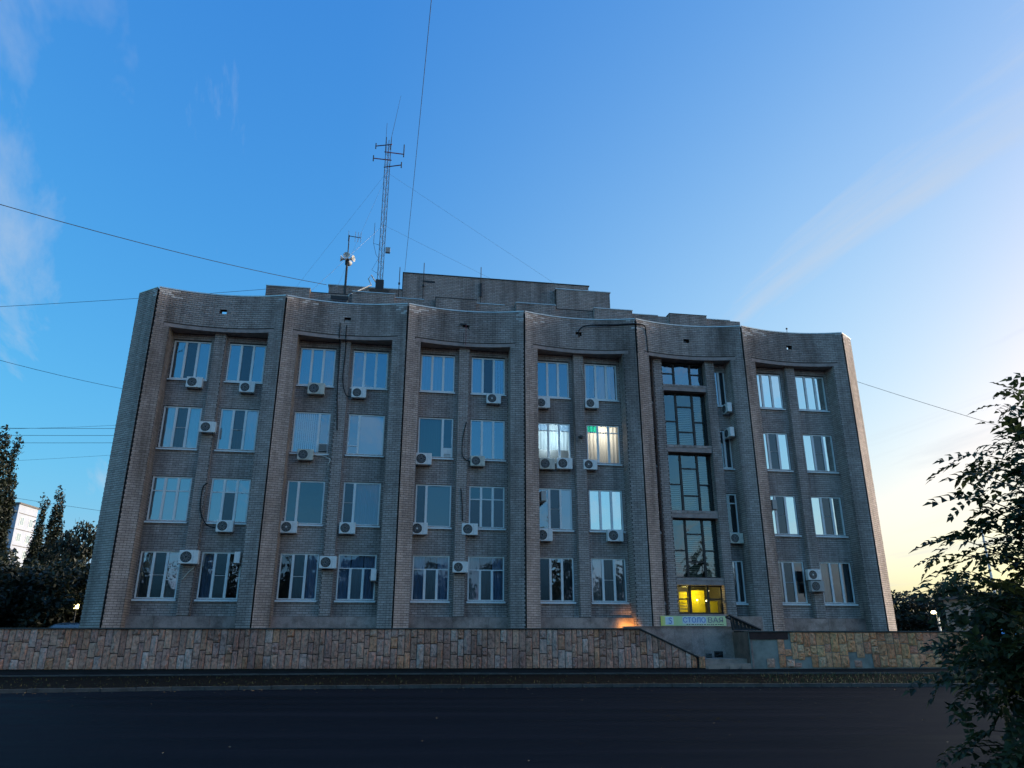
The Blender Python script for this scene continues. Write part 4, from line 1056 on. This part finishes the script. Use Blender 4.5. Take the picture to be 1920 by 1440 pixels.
# rubble and leaning grille
gr = empty('leaning_grille', (9.12, wall_y(9.12) + 1.0, ZT), AW)
def bar(a, c, r=.03): return MB().tube([a, c], r, 6).build('bar', 'steel_dark', gr)
bar((-.25, 0, .60), (.95, -.1, .05), .05); bar((-.25, .5, .55), (.95, .4, .05), .05); bar((-.25, 0, .60), (-.25, .5, .55)); bar((.95, -.1, .05), (.95, .4, .05)); bar((-.22, 0, .58), (-.15, 0, .03)); bar((-.15, 0, .04), (.95, -.1, .04), .025)
for k in range(7):
    t = (k + 1) / 8; bar((-.25 + 1.2 * t, -.1 * t, .6 - .55 * t), (-.15 + 1.1 * t, -.1 * t, .04), .014)
MB().quad((-.2, .05, .03), (-.24, .06, .56), (.9, -.02, .07), (.9, -.02, .03)).build('mesh_panel', 'steel_dark', gr)
tag(gr, 'dark metal grille lying aslant on the terrace edge above the steps', 'grille')
for (X_, zz_, sx_, lb) in ((7.95, .78, .17, 'pale rubble lump lying on the entrance landing'), (8.35, .80, .24, 'dark rubble heap in the landing corner')):
    m = STONES[3 if sx_ < .2 else 7]; mb = MB(); mb.v = [(x * 1.4, y * .6, z) for (x, y, z) in m.v]; mb.f = list(m.f)
    o = mb.build('rubble', 'kerb_concrete' if sx_ < .2 else 'wall_core', None, (X_, wall_y(X_) + 1.3, zz_ + sx_ * .45)); o.scale = (sx_, sx_, sx_); tag(o, lb, 'rubble')

# ------------------------------------------------------------------ banner over the entrance
SG = empty('banner', fw(24.42, .085, 2.06), A)
tag(SG, 'long pale green banner with blue lettering below the yellow lit window', 'banner')
m, N, L, b = new_mat('banner_print')
t = N.new('ShaderNodeTexCoord'); se = N.new('ShaderNodeSeparateXYZ'); L.new(t.outputs['Object'], se.inputs[0])
r = ramp(N, [(0.88, 0.82, 0.16), (0.88, 0.88, 0.40), (0.62, 0.80, 0.38), (0.84, 0.88, 0.66), (0.86, 0.88, 0.58), (0.74, 0.85, 0.42)], [0.0, .08, .25, .45, .7, 1.0])
dv = N.new('ShaderNodeMath'); dv.operation = 'DIVIDE'; dv.inputs[1].default_value = 3.24; L.new(se.outputs[0], dv.inputs[0]); L.new(dv.outputs[0], r.inputs[0]); L.new(r.outputs[0], b.inputs['Base Color']); b.inputs['Roughness'].default_value = 0.5
plain('print_blue', (0.10, 0.24, 0.62), .5, .05); plain('print_pale', (0.80, 0.86, 0.92), .5, .05); plain('print_dark', (0.05, 0.06, 0.05), .5, .05); plain('print_grey', (0.30, 0.26, 0.30), .5, .05)
MB().box(0, 3.24, 0, .02, 0, .44).build('board', 'banner_print', SG)
MB().box(.22, .62, -.004, .001, .05, .40).build('logo_field', 'print_pale', SG)
lg = MB(); pts = [(.53 - .0, 0, .33), (.46, 0, .36), (.40, 0, .33), (.41, 0, .27), (.47, 0, .24), (.53, 0, .20), (.52, 0, .13), (.45, 0, .10), (.38, 0, .13)]
lg.tube([(p[0], -.008, p[2]) for p in pts], .018, 6); lg.build('logo', 'print_blue', SG)
MB().box(1.06, 2.24, -.004, .001, .10, .41).build('letter_field', 'print_pale', SG)
def text(body, x, z, size, mat, parent, sx_=1.0):
    cu = bpy.data.curves.new('lettering', 'FONT'); cu.body = body; cu.size = size; cu.extrude = .003; cu.materials.append(MATS[mat])
    tmp = bpy.data.objects.new('lettering_curve', cu); me = bpy.data.meshes.new_from_object(tmp); bpy.data.objects.remove(tmp)
    o = bpy.data.objects.new('lettering', me); COL.objects.link(o); o.parent = parent; o.location = (x, -.009, z); o.rotation_euler = (math.pi / 2, 0, 0); o.scale = (sx_, 1, 1)
    return o
text('\u0421\u0422\u041e\u041b\u041e', 1.08, .15, .32, 'print_blue', SG, .98)
text('\u0412\u0410\u042f', 2.30, .15, .32, 'print_grey', SG, 1.3)
dm = MB(); x = 1.25
while x < 3.1:
    ln = random.uniform(.04, .12); dm.box(x, x + ln, -.006, .001, .045, .075); x += ln + random.uniform(.02, .06)
dm.build('small_print', 'print_dark', SG)

# ------------------------------------------------------------------ floodlight at the foot of the pier
FL = empty('floodlight', fw(22.9, -.25, ZT), A)
bevel(MB().box(-.12, .12, -.05, .05, .05, .20).build('housing', 'steel_dark', FL), .01)
MB().box(-.09, .09, .05, .056, .07, .18).build('lens', 'bulb_orange', FL); MB().box(-.15, -.125, -.02, .02, 0, .15).build('stirrup', 'steel_dark', FL); MB().box(.125, .15, -.02, .02, 0, .15).build('stirrup', 'steel_dark', FL)
tag(FL, 'orange floodlight on the terrace lighting the plinth beside the staircase bay', 'floodlight')
lamp('flood_beam', 'SPOT', (0, .07, .14), 15.0, (1.0, .46, .08), FL, .22, (R(90 - 3), 0, R(-10)), spot_size=R(96), spot_blend=1.0)

# ------------------------------------------------------------------ grass on the verge
gm = MB(); rg = random.Random(5)
for k in range(9000):
    x = rg.uniform(-24, 26); dens = .25 + .75 * max(0, min(1, (x - 5) / 6))
    if rg.random() > dens: continue
    t = rg.random() ** 1.6; y0 = poly_y(KERB, x)[0] + .16; pe = poly_y(PEDGE, x); y = y0 + (pe[0] - .1 - y0) * t; z = .07 + (pe[1] - .12) * t
    h = rg.uniform(.03, .10) * (1.5 if x > 9 else .7); a = rg.uniform(0, 6.28); wd = .012; lx, ly = rg.uniform(-.04, .04), rg.uniform(-.04, .04)
    i = len(gm.v); gm.v += [(x - wd * math.cos(a), y - wd * math.sin(a), z), (x + wd * math.cos(a), y + wd * math.sin(a), z), (x + lx, y + ly, z + h)]; gm.f.append((i, i + 1, i + 2))
o = gm.build('grass', 'grass'); tag(o, 'sparse grass growing on the dark verge beside the kerb', 'grass', kind='stuff')

lm = MB(); rl_ = random.Random(9)
plain('dry_leaf', (0.30, 0.22, 0.13), 0.9, 0.5, 30)
for k in range(620):
    x = rl_.uniform(-22, 22); yk = poly_y(KERB, x)[0]; u = rl_.random()
    if u < .45: y, z = yk - rl_.expovariate(1.6), .012
    elif u < .6: y, z = rl_.uniform(6, yk - 1), .012
    else:
        pe = poly_y(PEDGE, x); t = rl_.random(); y = yk + .2 + (pe[0] - .2 - yk) * t; z = .09 + (pe[1] - .12) * t
    a = rl_.uniform(0, 6.28); q = rl_.uniform(.015, .045); c_, s_ = math.cos(a) * q, math.sin(a) * q; h = rl_.uniform(.0, .03)
    lm.quad((x - c_, y - s_, z), (x + s_ * .5, y - c_ * .5, z + h), (x + c_, y + s_, z + h * .4), (x - s_ * .5, y + c_ * .5, z + h * .7))
o = lm.build('leaf_litter', 'dry_leaf'); tag(o, 'dry leaves and grit scattered along the kerb and road', 'leaf litter', kind='stuff')

# ------------------------------------------------------------------ background trees
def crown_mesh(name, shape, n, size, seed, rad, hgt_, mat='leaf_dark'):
    rnd = random.Random(seed); m = MB()
    clumps = []; NCL = 420 if rad < 1.2 else 190
    for k in range(NCL):
        while True:
            x, y, z = rnd.uniform(-1, 1), rnd.uniform(-1, 1), rnd.uniform(0, 1)
            if x * x + y * y <= shape(z) ** 2 and (x * x + y * y > (.35 * shape(z)) ** 2 or rnd.random() < .3): break
        clumps.append((x * rad, y * rad, z * hgt_, rnd.uniform(*((.16, .36) if rad < 1.2 else (.35, .8)))))
    for k in range(n):
        cx_, cy_, cz_, cr_ = clumps[rnd.randrange(NCL)]
        v = Vector((rnd.gauss(0, 1), rnd.gauss(0, 1), rnd.gauss(0, 1))).normalized() * cr_ * rnd.uniform(.5, 1.05)
        c = Vector((cx_ + v.x, cy_ + v.y, cz_ + v.z * (2.6 if rad < 1.2 else 1.0)))
        a = Vector((rnd.gauss(0, 1), rnd.gauss(0, 1), rnd.gauss(0, 1))).normalized(); b_ = a.cross(Vector((rnd.gauss(0, 1), rnd.gauss(0, 1), rnd.gauss(0, 1)))).normalized()
        s = size * rnd.uniform(.6, 1.3)
        i = len(m.v)
        for q in (c - a * s, c + b_ * s * .45, c + a * s, c - b_ * s * .45): m.v.append((q.x, q.y, q.z))
        m.f.append((i, i + 1, i + 2, i + 3))
    return m.mesh(name, mat)
def unit_trunk(seed, limbs):
    rnd = random.Random(seed); m = MB()
    m.tube([(0, 0, -.3), (.02, .01, .3), (0, .02, .8)], .06, 7, r2=.015)
    for k in range(limbs):
        z = rnd.uniform(.15, .6); a = rnd.uniform(0, 6.28); l = rnd.uniform(.4, .75)
        m.tube([(0, 0, z), (math.cos(a) * l * .5, math.sin(a) * l * .5, z + .12), (math.cos(a) * l, math.sin(a) * l, z + .2)], .022, 5, r2=.006)
    return m.mesh('trunk', 'bark')
def sh_poplar(z): return min(1.0, (z / .18 + .15) ** .6) * max(.06, 1 - z) ** .5 * 1.15
def sh_round(z): return max(.15, math.sqrt(max(0, 1 - (2 * z - .85) ** 2)))
KINDS = {'poplar': ([crown_mesh('crown', sh_poplar, 15000, .13, s, .85, 13.0) for s in (1, 2)], unit_trunk(1, 8)),
         'broad': ([crown_mesh('crown', sh_round, 9000, .19, s, 3.0, 7.0) for s in (3, 4)], unit_trunk(2, 9))}
def tree(kind, X_, Y_, zb, h, rad, var, rz, label, group=None, low=.12):
    t = empty('poplar_tree' if kind == 'poplar' else 'broadleaf_tree', (X_, Y_, zb), rz)
    cm, tm = KINDS[kind]
    o = link_mesh('crown', cm[var], t, (0, 0, h * low)); cr0, ch0 = ((.85, 13.0) if kind == 'poplar' else (3.0, 7.0)); o.scale = (rad / cr0, rad / cr0, h * (1 - low) / ch0)
    k = link_mesh('trunk', tm, t, (0, 0, h * .2)); k.scale = (rad * .9, rad * .9, h * .68)
    tag(t, label, 'tree', group); return t
GL = 'trees left of the office building'; GR = 'trees right of the office building'
def px(x, Y): return (x - 960) / 1380.0 * Y * .97
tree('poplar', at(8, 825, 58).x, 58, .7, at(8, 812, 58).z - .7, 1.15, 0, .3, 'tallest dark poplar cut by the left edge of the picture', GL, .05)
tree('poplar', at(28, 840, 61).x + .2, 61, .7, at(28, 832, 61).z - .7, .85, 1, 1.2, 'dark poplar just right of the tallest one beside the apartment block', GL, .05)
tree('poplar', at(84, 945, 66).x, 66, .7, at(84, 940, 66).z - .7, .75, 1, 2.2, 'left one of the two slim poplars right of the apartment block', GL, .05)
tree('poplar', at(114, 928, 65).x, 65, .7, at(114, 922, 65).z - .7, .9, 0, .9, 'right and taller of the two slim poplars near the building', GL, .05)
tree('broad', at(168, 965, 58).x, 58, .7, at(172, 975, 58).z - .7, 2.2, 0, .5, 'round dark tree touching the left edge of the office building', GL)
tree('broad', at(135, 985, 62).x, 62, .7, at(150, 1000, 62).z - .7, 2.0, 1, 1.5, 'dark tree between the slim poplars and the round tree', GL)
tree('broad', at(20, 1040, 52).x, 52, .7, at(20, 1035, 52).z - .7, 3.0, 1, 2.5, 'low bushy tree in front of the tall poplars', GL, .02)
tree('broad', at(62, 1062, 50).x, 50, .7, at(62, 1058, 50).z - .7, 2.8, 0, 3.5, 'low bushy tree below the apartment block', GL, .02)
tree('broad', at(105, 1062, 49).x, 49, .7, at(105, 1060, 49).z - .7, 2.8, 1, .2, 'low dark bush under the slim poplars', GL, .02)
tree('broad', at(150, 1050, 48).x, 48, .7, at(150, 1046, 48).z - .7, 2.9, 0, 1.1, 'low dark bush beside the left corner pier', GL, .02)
tree('broad', at(-25, 1030, 47).x, 47, .7, 6.5, 3.2, 1, .7, 'dark bush at the left edge above the wall', GL, .02)
tree('broad', at(1690, 1112, 78).x, 78, .7, at(1690, 1108, 78).z - .7, 3.6, 0, .4, 'dark tree directly right of the building end pier', GR, .02)
tree('broad', at(1740, 1122, 82).x, 82, .7, at(1740, 1116, 82).z - .7, 3.6, 1, 1.4, 'dark tree behind the lit post lamp', GR, .02)
tree('broad', at(1786, 1085, 60).x, 60, .7, at(1786, 1078, 60).z - .7, 1.9, 0, 2.4, 'taller dark tree right of the post lamp', GR, .02)
tree('broad', at(1880, 1110, 70).x, 70, .7, at(1880, 1100, 70).z - .7, 4.0, 1, 3.4, 'dark tree behind the leaves at the right edge', GR, .02)
tree('broad', at(1830, 1125, 74).x, 74, .7, at(1830, 1120, 74).z - .7, 3.5, 0, 5.0, 'dark tree behind the small kiosk', GR, .02)

for k, X_ in enumerate((-34, -25, -15, -6, 4, 13, 23, 33, 44, 56)):
    tree('broad', X_, -34 - (k % 3) * 2.5, 0, 11.5 + (k * 37 % 5) * .8, 5.4, k % 2, k * 1.1, 'dark street tree across the road, mirrored low in the windows', 'street trees across the road', .04)

# ------------------------------------------------------------------ far apartment block
c0 = at(37.5, 942, 130); AP = empty('apartment_block', (c0.x, c0.y, 0))
dirR = Vector((-.4, 5.9, 0)).normalized(); dirL = Vector((-1, .10, 0)).normalized(); H_ = c0.z; WR = 6.1; WL = 45.0
def apq(o_, e, u0, u1, z0, z1, out, nrm):
    p = lambda u, z, k: (e.x * u + nrm.x * k, e.y * u + nrm.y * k, z)
    m = MB(); m.v = [p(u0, z0, out), p(u1, z0, out), p(u1, z1, out), p(u0, z1, out), p(u0, z0, -.3), p(u1, z0, -.3), p(u1, z1, -.3), p(u0, z1, -.3)]
    m.f = [(0, 1, 2, 3), (1, 0, 4, 5), (3, 2, 6, 7), (0, 3, 7, 4), (2, 1, 5, 6)]; return m
nR = Vector((dirR.y, -dirR.x, 0)); nL = Vector((dirL.y, -dirL.x, 0)) * -1
apq(None, dirR, .3, WR, 0, H_ - .3, 0, nR).build('end_wall', 'panel_wall', AP)
apq(None, dirL, 0, WL, 0, H_ - .3, 0, nL).build('long_wall', 'panel_wall', AP)
apq(None, dirR, -.2, WR + .3, H_ - .3, H_, .25, nR).build('roof_edge', 'panel_joint', AP); apq(None, dirL, -.2, WL, H_ - .3, H_, .25, nL).build('roof_edge', 'panel_joint', AP)
for f in range(8):
    zf = H_ - 1.75 - 2.8 * f
    apq(None, dirR, .3, WR, zf - .06, zf + .06, .05, nR).build('panel_joint', 'panel_joint', AP); apq(None, dirL, .1, WL, zf - .06, zf + .06, .05, nL).build('panel_joint', 'panel_joint', AP)
    for u in (1.0, 3.9):
        wn = apq(None, dirR, u, u + 1.3, zf - 2.1, zf - .55, .06, nR).build('window', 'white_frame', AP)
        for k in range(2): apq(None, dirR, u + .1 + .6 * k, u + .6 + .6 * k, zf - 2.0, zf - .65, .09, nR).build('pane', 'glass', wn)
    for k in range(4):
        u = 1.2 + 3.0 * k; wn = apq(None, dirL, u, u + 1.5, zf - 2.1, zf - .55, .06, nL).build('window', 'white_frame', AP)
        for q in range(2): apq(None, dirL, u + .1 + .7 * q, u + .7 + .7 * q, zf - 2.0, zf - .65, .09, nL).build('pane', 'glass', wn)
MB().quad((0, 0, H_ - .02), (dirR.x * WR, dirR.y * WR, H_ - .02), (dirR.x * WR + dirL.x * WL, dirR.y * WR + dirL.y * WL, H_ - .02), (dirL.x * WL, dirL.y * WL, H_ - .02)).build('roof', 'roofing', AP)
tag(AP, 'pale panel apartment block far behind the poplars at left', 'building')

# ------------------------------------------------------------------ lamps at the back
PL = empty('post_lamp', (at(1762, 1175, 47).x, 47, .75), .2)
pz = at(1755, 1148, 47).z - .75
MB().tube([(0, 0, 0), (0, 0, pz - .1)], .06, 8).build('post', 'ac_white', PL); MB().tube([(0, 0, pz - .12), (-.12, 0, pz + .02), (-.25, 0, pz + .04)], .03, 6).build('arm', 'steel_dark', PL)
MB().lathe([(0, .10), (.10, .07), (.15, 0), (.10, -.07), (0, -.1)], 12, 'z', (-.27, -.02, pz)).build('lamp_head', 'bulb_white', PL)
tag(PL, 'short post lamp glowing white beyond the right stone wall', 'street lamp')
lamp('post_glow', 'POINT', (-.27, -.35, pz - .1), 0.35, (1.0, .88, .45), PL, .15)
YL = empty('yard_lamp', (at(143, 1138, 46).x, 46, .75), 0)
yz = at(143, 1138, 46).z - .75
MB().tube([(0, 0, 0), (0, 0, yz)], .05, 8).build('post', 'steel_dark', YL); bevel(MB().box(-.10, .10, -.10, .10, yz - .1, yz + .16).build('lamp_head', 'bulb_yellow', YL), .02); MB().box(-.14, .14, -.14, .14, yz + .16, yz + .2).build('cap', 'steel_dark', YL)
tag(YL, 'small yellow lamp glowing among the dark bushes at left', 'street lamp')
DL = empty('twin_arm_lamp', (at(1836, 985, 45).x + .1, 45, .7), 0)
dz = at(1836, 980, 45).z - .7
MB().tube([(0, 0, 0), (0, 0, dz)], .10, 8, r2=.06).build('post', 'ac_white', DL)
MB().tube([(0, 0, dz), (-.8, 0, dz + .08)], .035, 6).build('arm', 'steel_grey', DL); MB().tube([(0, 0, dz), (.7, 0, dz + .05)], .035, 6).build('arm', 'steel_grey', DL)
MB().box(-.95, -.35, -.1, .1, dz + .04, dz + .12).build('lamp_head', 'steel_grey', DL); MB().box(.3, .85, -.1, .1, dz + .02, dz + .1).build('lamp_head', 'steel_grey', DL)
tag(DL, 'unlit twin arm lamp post behind the leaves at right', 'street lamp')
KI = empty('kiosk', (at(1818, 1180, 52).x, 52, .7), .15)
MB().box(0, 1.9, 0, 2, 0, 3.3).build('wall', 'kiosk_wall', KI); MB().box(-.2, 2.1, -.25, 2.2, 3.3, 3.5).build('roof', 'panel_joint', KI); MB().box(1.05, 1.8, -.02, .03, .1, 2.2).build('door', 'steel_grey', KI); MB().box(.25, .95, -.03, .02, 1.5, 2.4).build('window', 'glass_dim', KI)
tag(KI, 'small square kiosk half hidden behind leaves at right', 'kiosk')

# ------------------------------------------------------------------ cars
def make_car(paint):
    r = empty('parked_car'); W = .86
    prof = [(-2.1, .32), (-2.12, .62), (-2.0, .78), (-1.3, .90), (-.62, 1.38), (-.2, 1.46), (.75, 1.45), (1.45, 1.05), (2.0, .98), (2.12, .70), (2.1, .34)]
    m = MB(); n = len(prof)
    for sgn, ins in ((-1, 1), (1, 1)):
        for (x, z) in prof:
            tum = max(0, z - .9) * .32
            m.v.append((x, sgn * (W - tum), z))
    for k in range(n - 1): m.f.append((k, k + 1, n + k + 1, n + k))
    m.f.append(tuple(range(n - 1, -1, -1))); m.f.append(tuple(range(n, 2 * n))); m.f.append((n - 1, 0, n, 2 * n - 1))
    bevel(m.build('body', paint, r, smooth=False), .05, 3)
    for sgn in (-1, 1):
        MB().quad((-1.15, sgn * (W - .005), .95), (1.25, sgn * (W - .035), 1.02), (.72, sgn * (W - .152), 1.38), (-.55, sgn * (W - .14), 1.35)).build('side_window', 'glass_dim', r)
    MB().quad((-1.27, -W + .09, .945), (-1.27, W - .09, .945), (-.67, W - .22, 1.37), (-.67, -W + .22, 1.37)).build('windscreen', 'glass_dim', r)
    MB().quad((.83, -W + .22, 1.42), (.83, W - .22, 1.42), (1.41, W - .12, 1.09), (1.41, -W + .12, 1.09)).build('rear_window', 'glass_dim', r)
    for x in (-1.32, 1.32):
        for sgn in (-1, 1):
            wv = MB().lathe([(0, -.1), (.20, -.1), (.30, -.1), (.32, -.06), (.32, .06), (.30, .1), (0, .1)], 18, 'y').build('wheel', 'tyre', r, (x, sgn * .78, .32), 0, smooth=False)
            MB().lathe([(0, -.115), (.17, -.108), (.19, -.1)], 14, 'y').build('rim', 'rim', wv, (0, 0, 0), 0 if sgn < 0 else math.pi)
    for sgn in (-1, 1): MB().box(-2.14, -2.08, sgn * .62 - .14, sgn * .62 + .14, .60, .74).build('headlight', 'rim', r); MB().box(2.08, 2.14, sgn * .66 - .1, sgn * .66 + .1, .72, .88).build('tail_light', 'red_paint', r)
    MB().box(-2.15, -2.08, -.26, .26, .42, .52).build('number_plate', 'ac_white', r)
    return r
c1 = make_car('car_dark'); cl_ = at(130, 1168, 41); c1.location = (cl_.x + .2, 41, .80); c1.rotation_euler = (0, 0, .1); tag(c1, 'dark car roof showing above the wall left of the building', 'car')
c2 = make_car('car_beige'); cr_ = at(1892, 1215, 42); c2.location = (cr_.x + .9, 42, .72); c2.rotation_euler = (0, 0, .35); tag(c2, 'pale beige car parked behind the leaves at the right edge', 'car')

# ------------------------------------------------------------------ near tree with pinnate leaves
NT = empty('rowan_tree', (5.25, 6.3, 0.0))
tag(NT, 'leafy tree with feathery pinnate leaves hanging in at the right edge', 'tree')
ntl = Vector(NT.location)
def leaf_geo(seed):
    rnd = random.Random(seed); m = MB(); Ln = .25; pairs = rnd.choice((4, 5, 5, 6)); droop = rnd.uniform(.15, .6)
    def pt(t): return Vector((t * Ln, 0, -droop * Ln * t * t))
    m.quad(tuple(pt(0) + Vector((0, -.0015, 0))), tuple(pt(1) + Vector((0, -.0008, 0))), tuple(pt(1) + Vector((0, .0008, 0))), tuple(pt(0) + Vector((0, .0015, 0))))
    def leaflet(base, d, ln, wd):
        d = d.normalized(); sd_ = d.cross(Vector((0, 0, 1))).normalized() * wd; up = Vector((0, 0, wd * .35)); dr = Vector((0, 0, -ln * .18))
        a = base; b0 = base + d * ln * .45; t = base + d * ln + dr
        i = len(m.v)
        for q in (a, b0 + sd_ + up, t, b0 - sd_ + up, b0): m.v.append(tuple(q))
        m.f.extend([(i, i + 4, i + 1), (i + 1, i + 4, i + 2), (i + 4, i + 3, i + 2), (i, i + 3, i + 4)])
    for k in range(pairs):
        t = .22 + .72 * k / (pairs - 1)
        for sgn in (-1, 1):
            leaflet(pt(t), Vector((.62 + .3 * t, sgn * (1 - .25 * t), rnd.uniform(-.35, .1))), .068 * (1 - .3 * abs(t - .5)) * rnd.uniform(.75, 1.2), .0205)
    leaflet(pt(1), Vector((1, rnd.uniform(-.2, .2), -droop)), .070, .020)
    return m
LEAF = [leaf_geo(s) for s in range(8)]; LEAF_ME = [l.mesh('leaf', 'leaf_near') for l in LEAF]
rt = random.Random(21)
leaves = []   # (matrix)
wood = MB(); twigs = MB()
trunk_pts = [Vector((0, 0, -.1)), Vector((.03, 0, .8)), Vector((-.02, .05, 1.7)), Vector((.05, .0, 2.7)), Vector((.0, -.05, 3.3)), Vector((-.05, 0, 3.75))]
wood.tube(trunk_pts, .085, 8, r2=.02)
def trunk_at(z):
    for a, b_ in zip(trunk_pts[:-1], trunk_pts[1:]):
        if z <= b_.z: return a.lerp(b_, (z - a.z) / (b_.z - a.z))
    return trunk_pts[-1]
def add_leaf(p, d):
    d = d.normalized(); x = d; zz_ = Vector((rt.gauss(0, .45), rt.gauss(0, .45), 1)); y = zz_.cross(x).normalized(); z = x.cross(y)
    s = rt.uniform(.8, 1.4)
    leaves.append(Matrix(((x.x * s, y.x * s, z.x * s, p.x), (x.y * s, y.y * s, z.y * s, p.y), (x.z * s, y.z * s, z.z * s, p.z), (0, 0, 0, 1))))
def spray(tip, dens=1.0, base=None):
    tip = Vector(tip) - ntl
    ln0 = (tip - trunk_at(max(.4, min(3.7, tip.z)))).length
    b0 = base if base is not None else trunk_at(max(.5, min(3.6, tip.z - .35 * ln0 + rt.uniform(-.2, .2))))
    mid = b0.lerp(tip, .5) + Vector((rt.uniform(-.06, .06), rt.uniform(-.06, .06), .12 * ln0 * rt.uniform(.2, 1)))
    pts = [b0.lerp(mid, t * 2) * (1 - t) + mid.lerp(tip, max(0, t * 2 - 1)) * t if False else ((1 - t) ** 2 * b0 + 2 * t * (1 - t) * mid + t * t * tip) for t in [k / 10 for k in range(11)]]
    twigs.tube(pts, .015, 5, r2=.0035)
    for k in range(2, 11):
        if rt.random() > dens * (.55 + .06 * k): continue
        p = pts[k]; d = (pts[k] - pts[k - 1]).normalized()
        for q in range(1 + (rt.random() < .75)):
            side = Vector((rt.gauss(0, 1), rt.gauss(0, 1), rt.gauss(-.15, .6)))
            add_leaf(p + d * rt.uniform(-.04, .04), d * .55 + side * .6)
    add_leaf(tip, (pts[-1] - pts[-2]) + Vector((0, 0, -.02)))
OUT = [(735, 1902), (760, 1888), (800, 1912), (830, 1900), (850, 1832), (870, 1812), (890, 1850), (930, 1828), (960, 1862), (990, 1850), (1010, 1800), (1040, 1772), (1070, 1800), (1100, 1792), (1130, 1835), (1160, 1822), (1190, 1806), (1220, 1800), (1260, 1790), (1285, 1845), (1310, 1885), (1335, 1858), (1370, 1862), (1400, 1818), (1440, 1842)]
def xl(y):
    for (a, xa), (c, xc) in zip(OUT[:-1], OUT[1:]):
        if a <= y <= c: return xa + (xc - xa) * (y - a) / (c - a)
    return 1880
for (y, x) in OUT: spray(at(x, y, rt.uniform(5.6, 6.5)), .95)
for k in range(135):
    y = rt.uniform(790, 1440)
    if (1285 < y < 1330 or 960 < y < 1095) and rt.random() < .6: continue
    x = xl(y) + 18 + rt.random() ** .8 * 200
    dn = .55 if 985 < y < 1110 and x < 1860 else 1.0
    spray(at(x, y, rt.uniform(5.4, 7.2)), dn)
for k in range(45): spray(at(rt.uniform(1960, 2250), rt.uniform(690, 1300), rt.uniform(5.6, 7.4)), .9)
for k in range(26): spray(at(rt.uniform(1835, 1990), rt.uniform(1110, 1265), rt.uniform(5.6, 7.0)), 1.0)
wood.build('trunk', 'bark', NT, smooth=True); twigs.build('twigs', 'bark', NT, smooth=True)
# the 300 leaves in view nearest the camera are parts, the rest one mass
def visible_rank(M):
    p = M.translation + ntl - CAMP; f = Vector((0, math.cos(TH), math.sin(TH))); u = Vector((0, -math.sin(TH), math.cos(TH)))
    zc = p.dot(f)
    if zc < .3: return 1e9
    X_ = 960 + 1380 * p.x / zc; Y_ = 720 - 1380 * p.dot(u) / zc
    return p.length if (X_ < 1925 and Y_ < 1445) else 1e6 + p.length
order = sorted(range(len(leaves)), key=lambda i: visible_rank(leaves[i])); single = set(order[:300])
cm = MB()
for i, M in enumerate(leaves):
    v = rt.randrange(8)
    if i in single:
        o = link_mesh('leaf', LEAF_ME[v], NT); o.matrix_local = M
    else:
        b0 = len(cm.v); cm.v.extend(tuple(M @ Vector(q)) for q in LEAF[v].v); cm.f.extend(tuple(b0 + k for k in f) for f in LEAF[v].f)
o = cm.build('foliage', 'leaf_near', NT); o['kind'] = 'stuff'
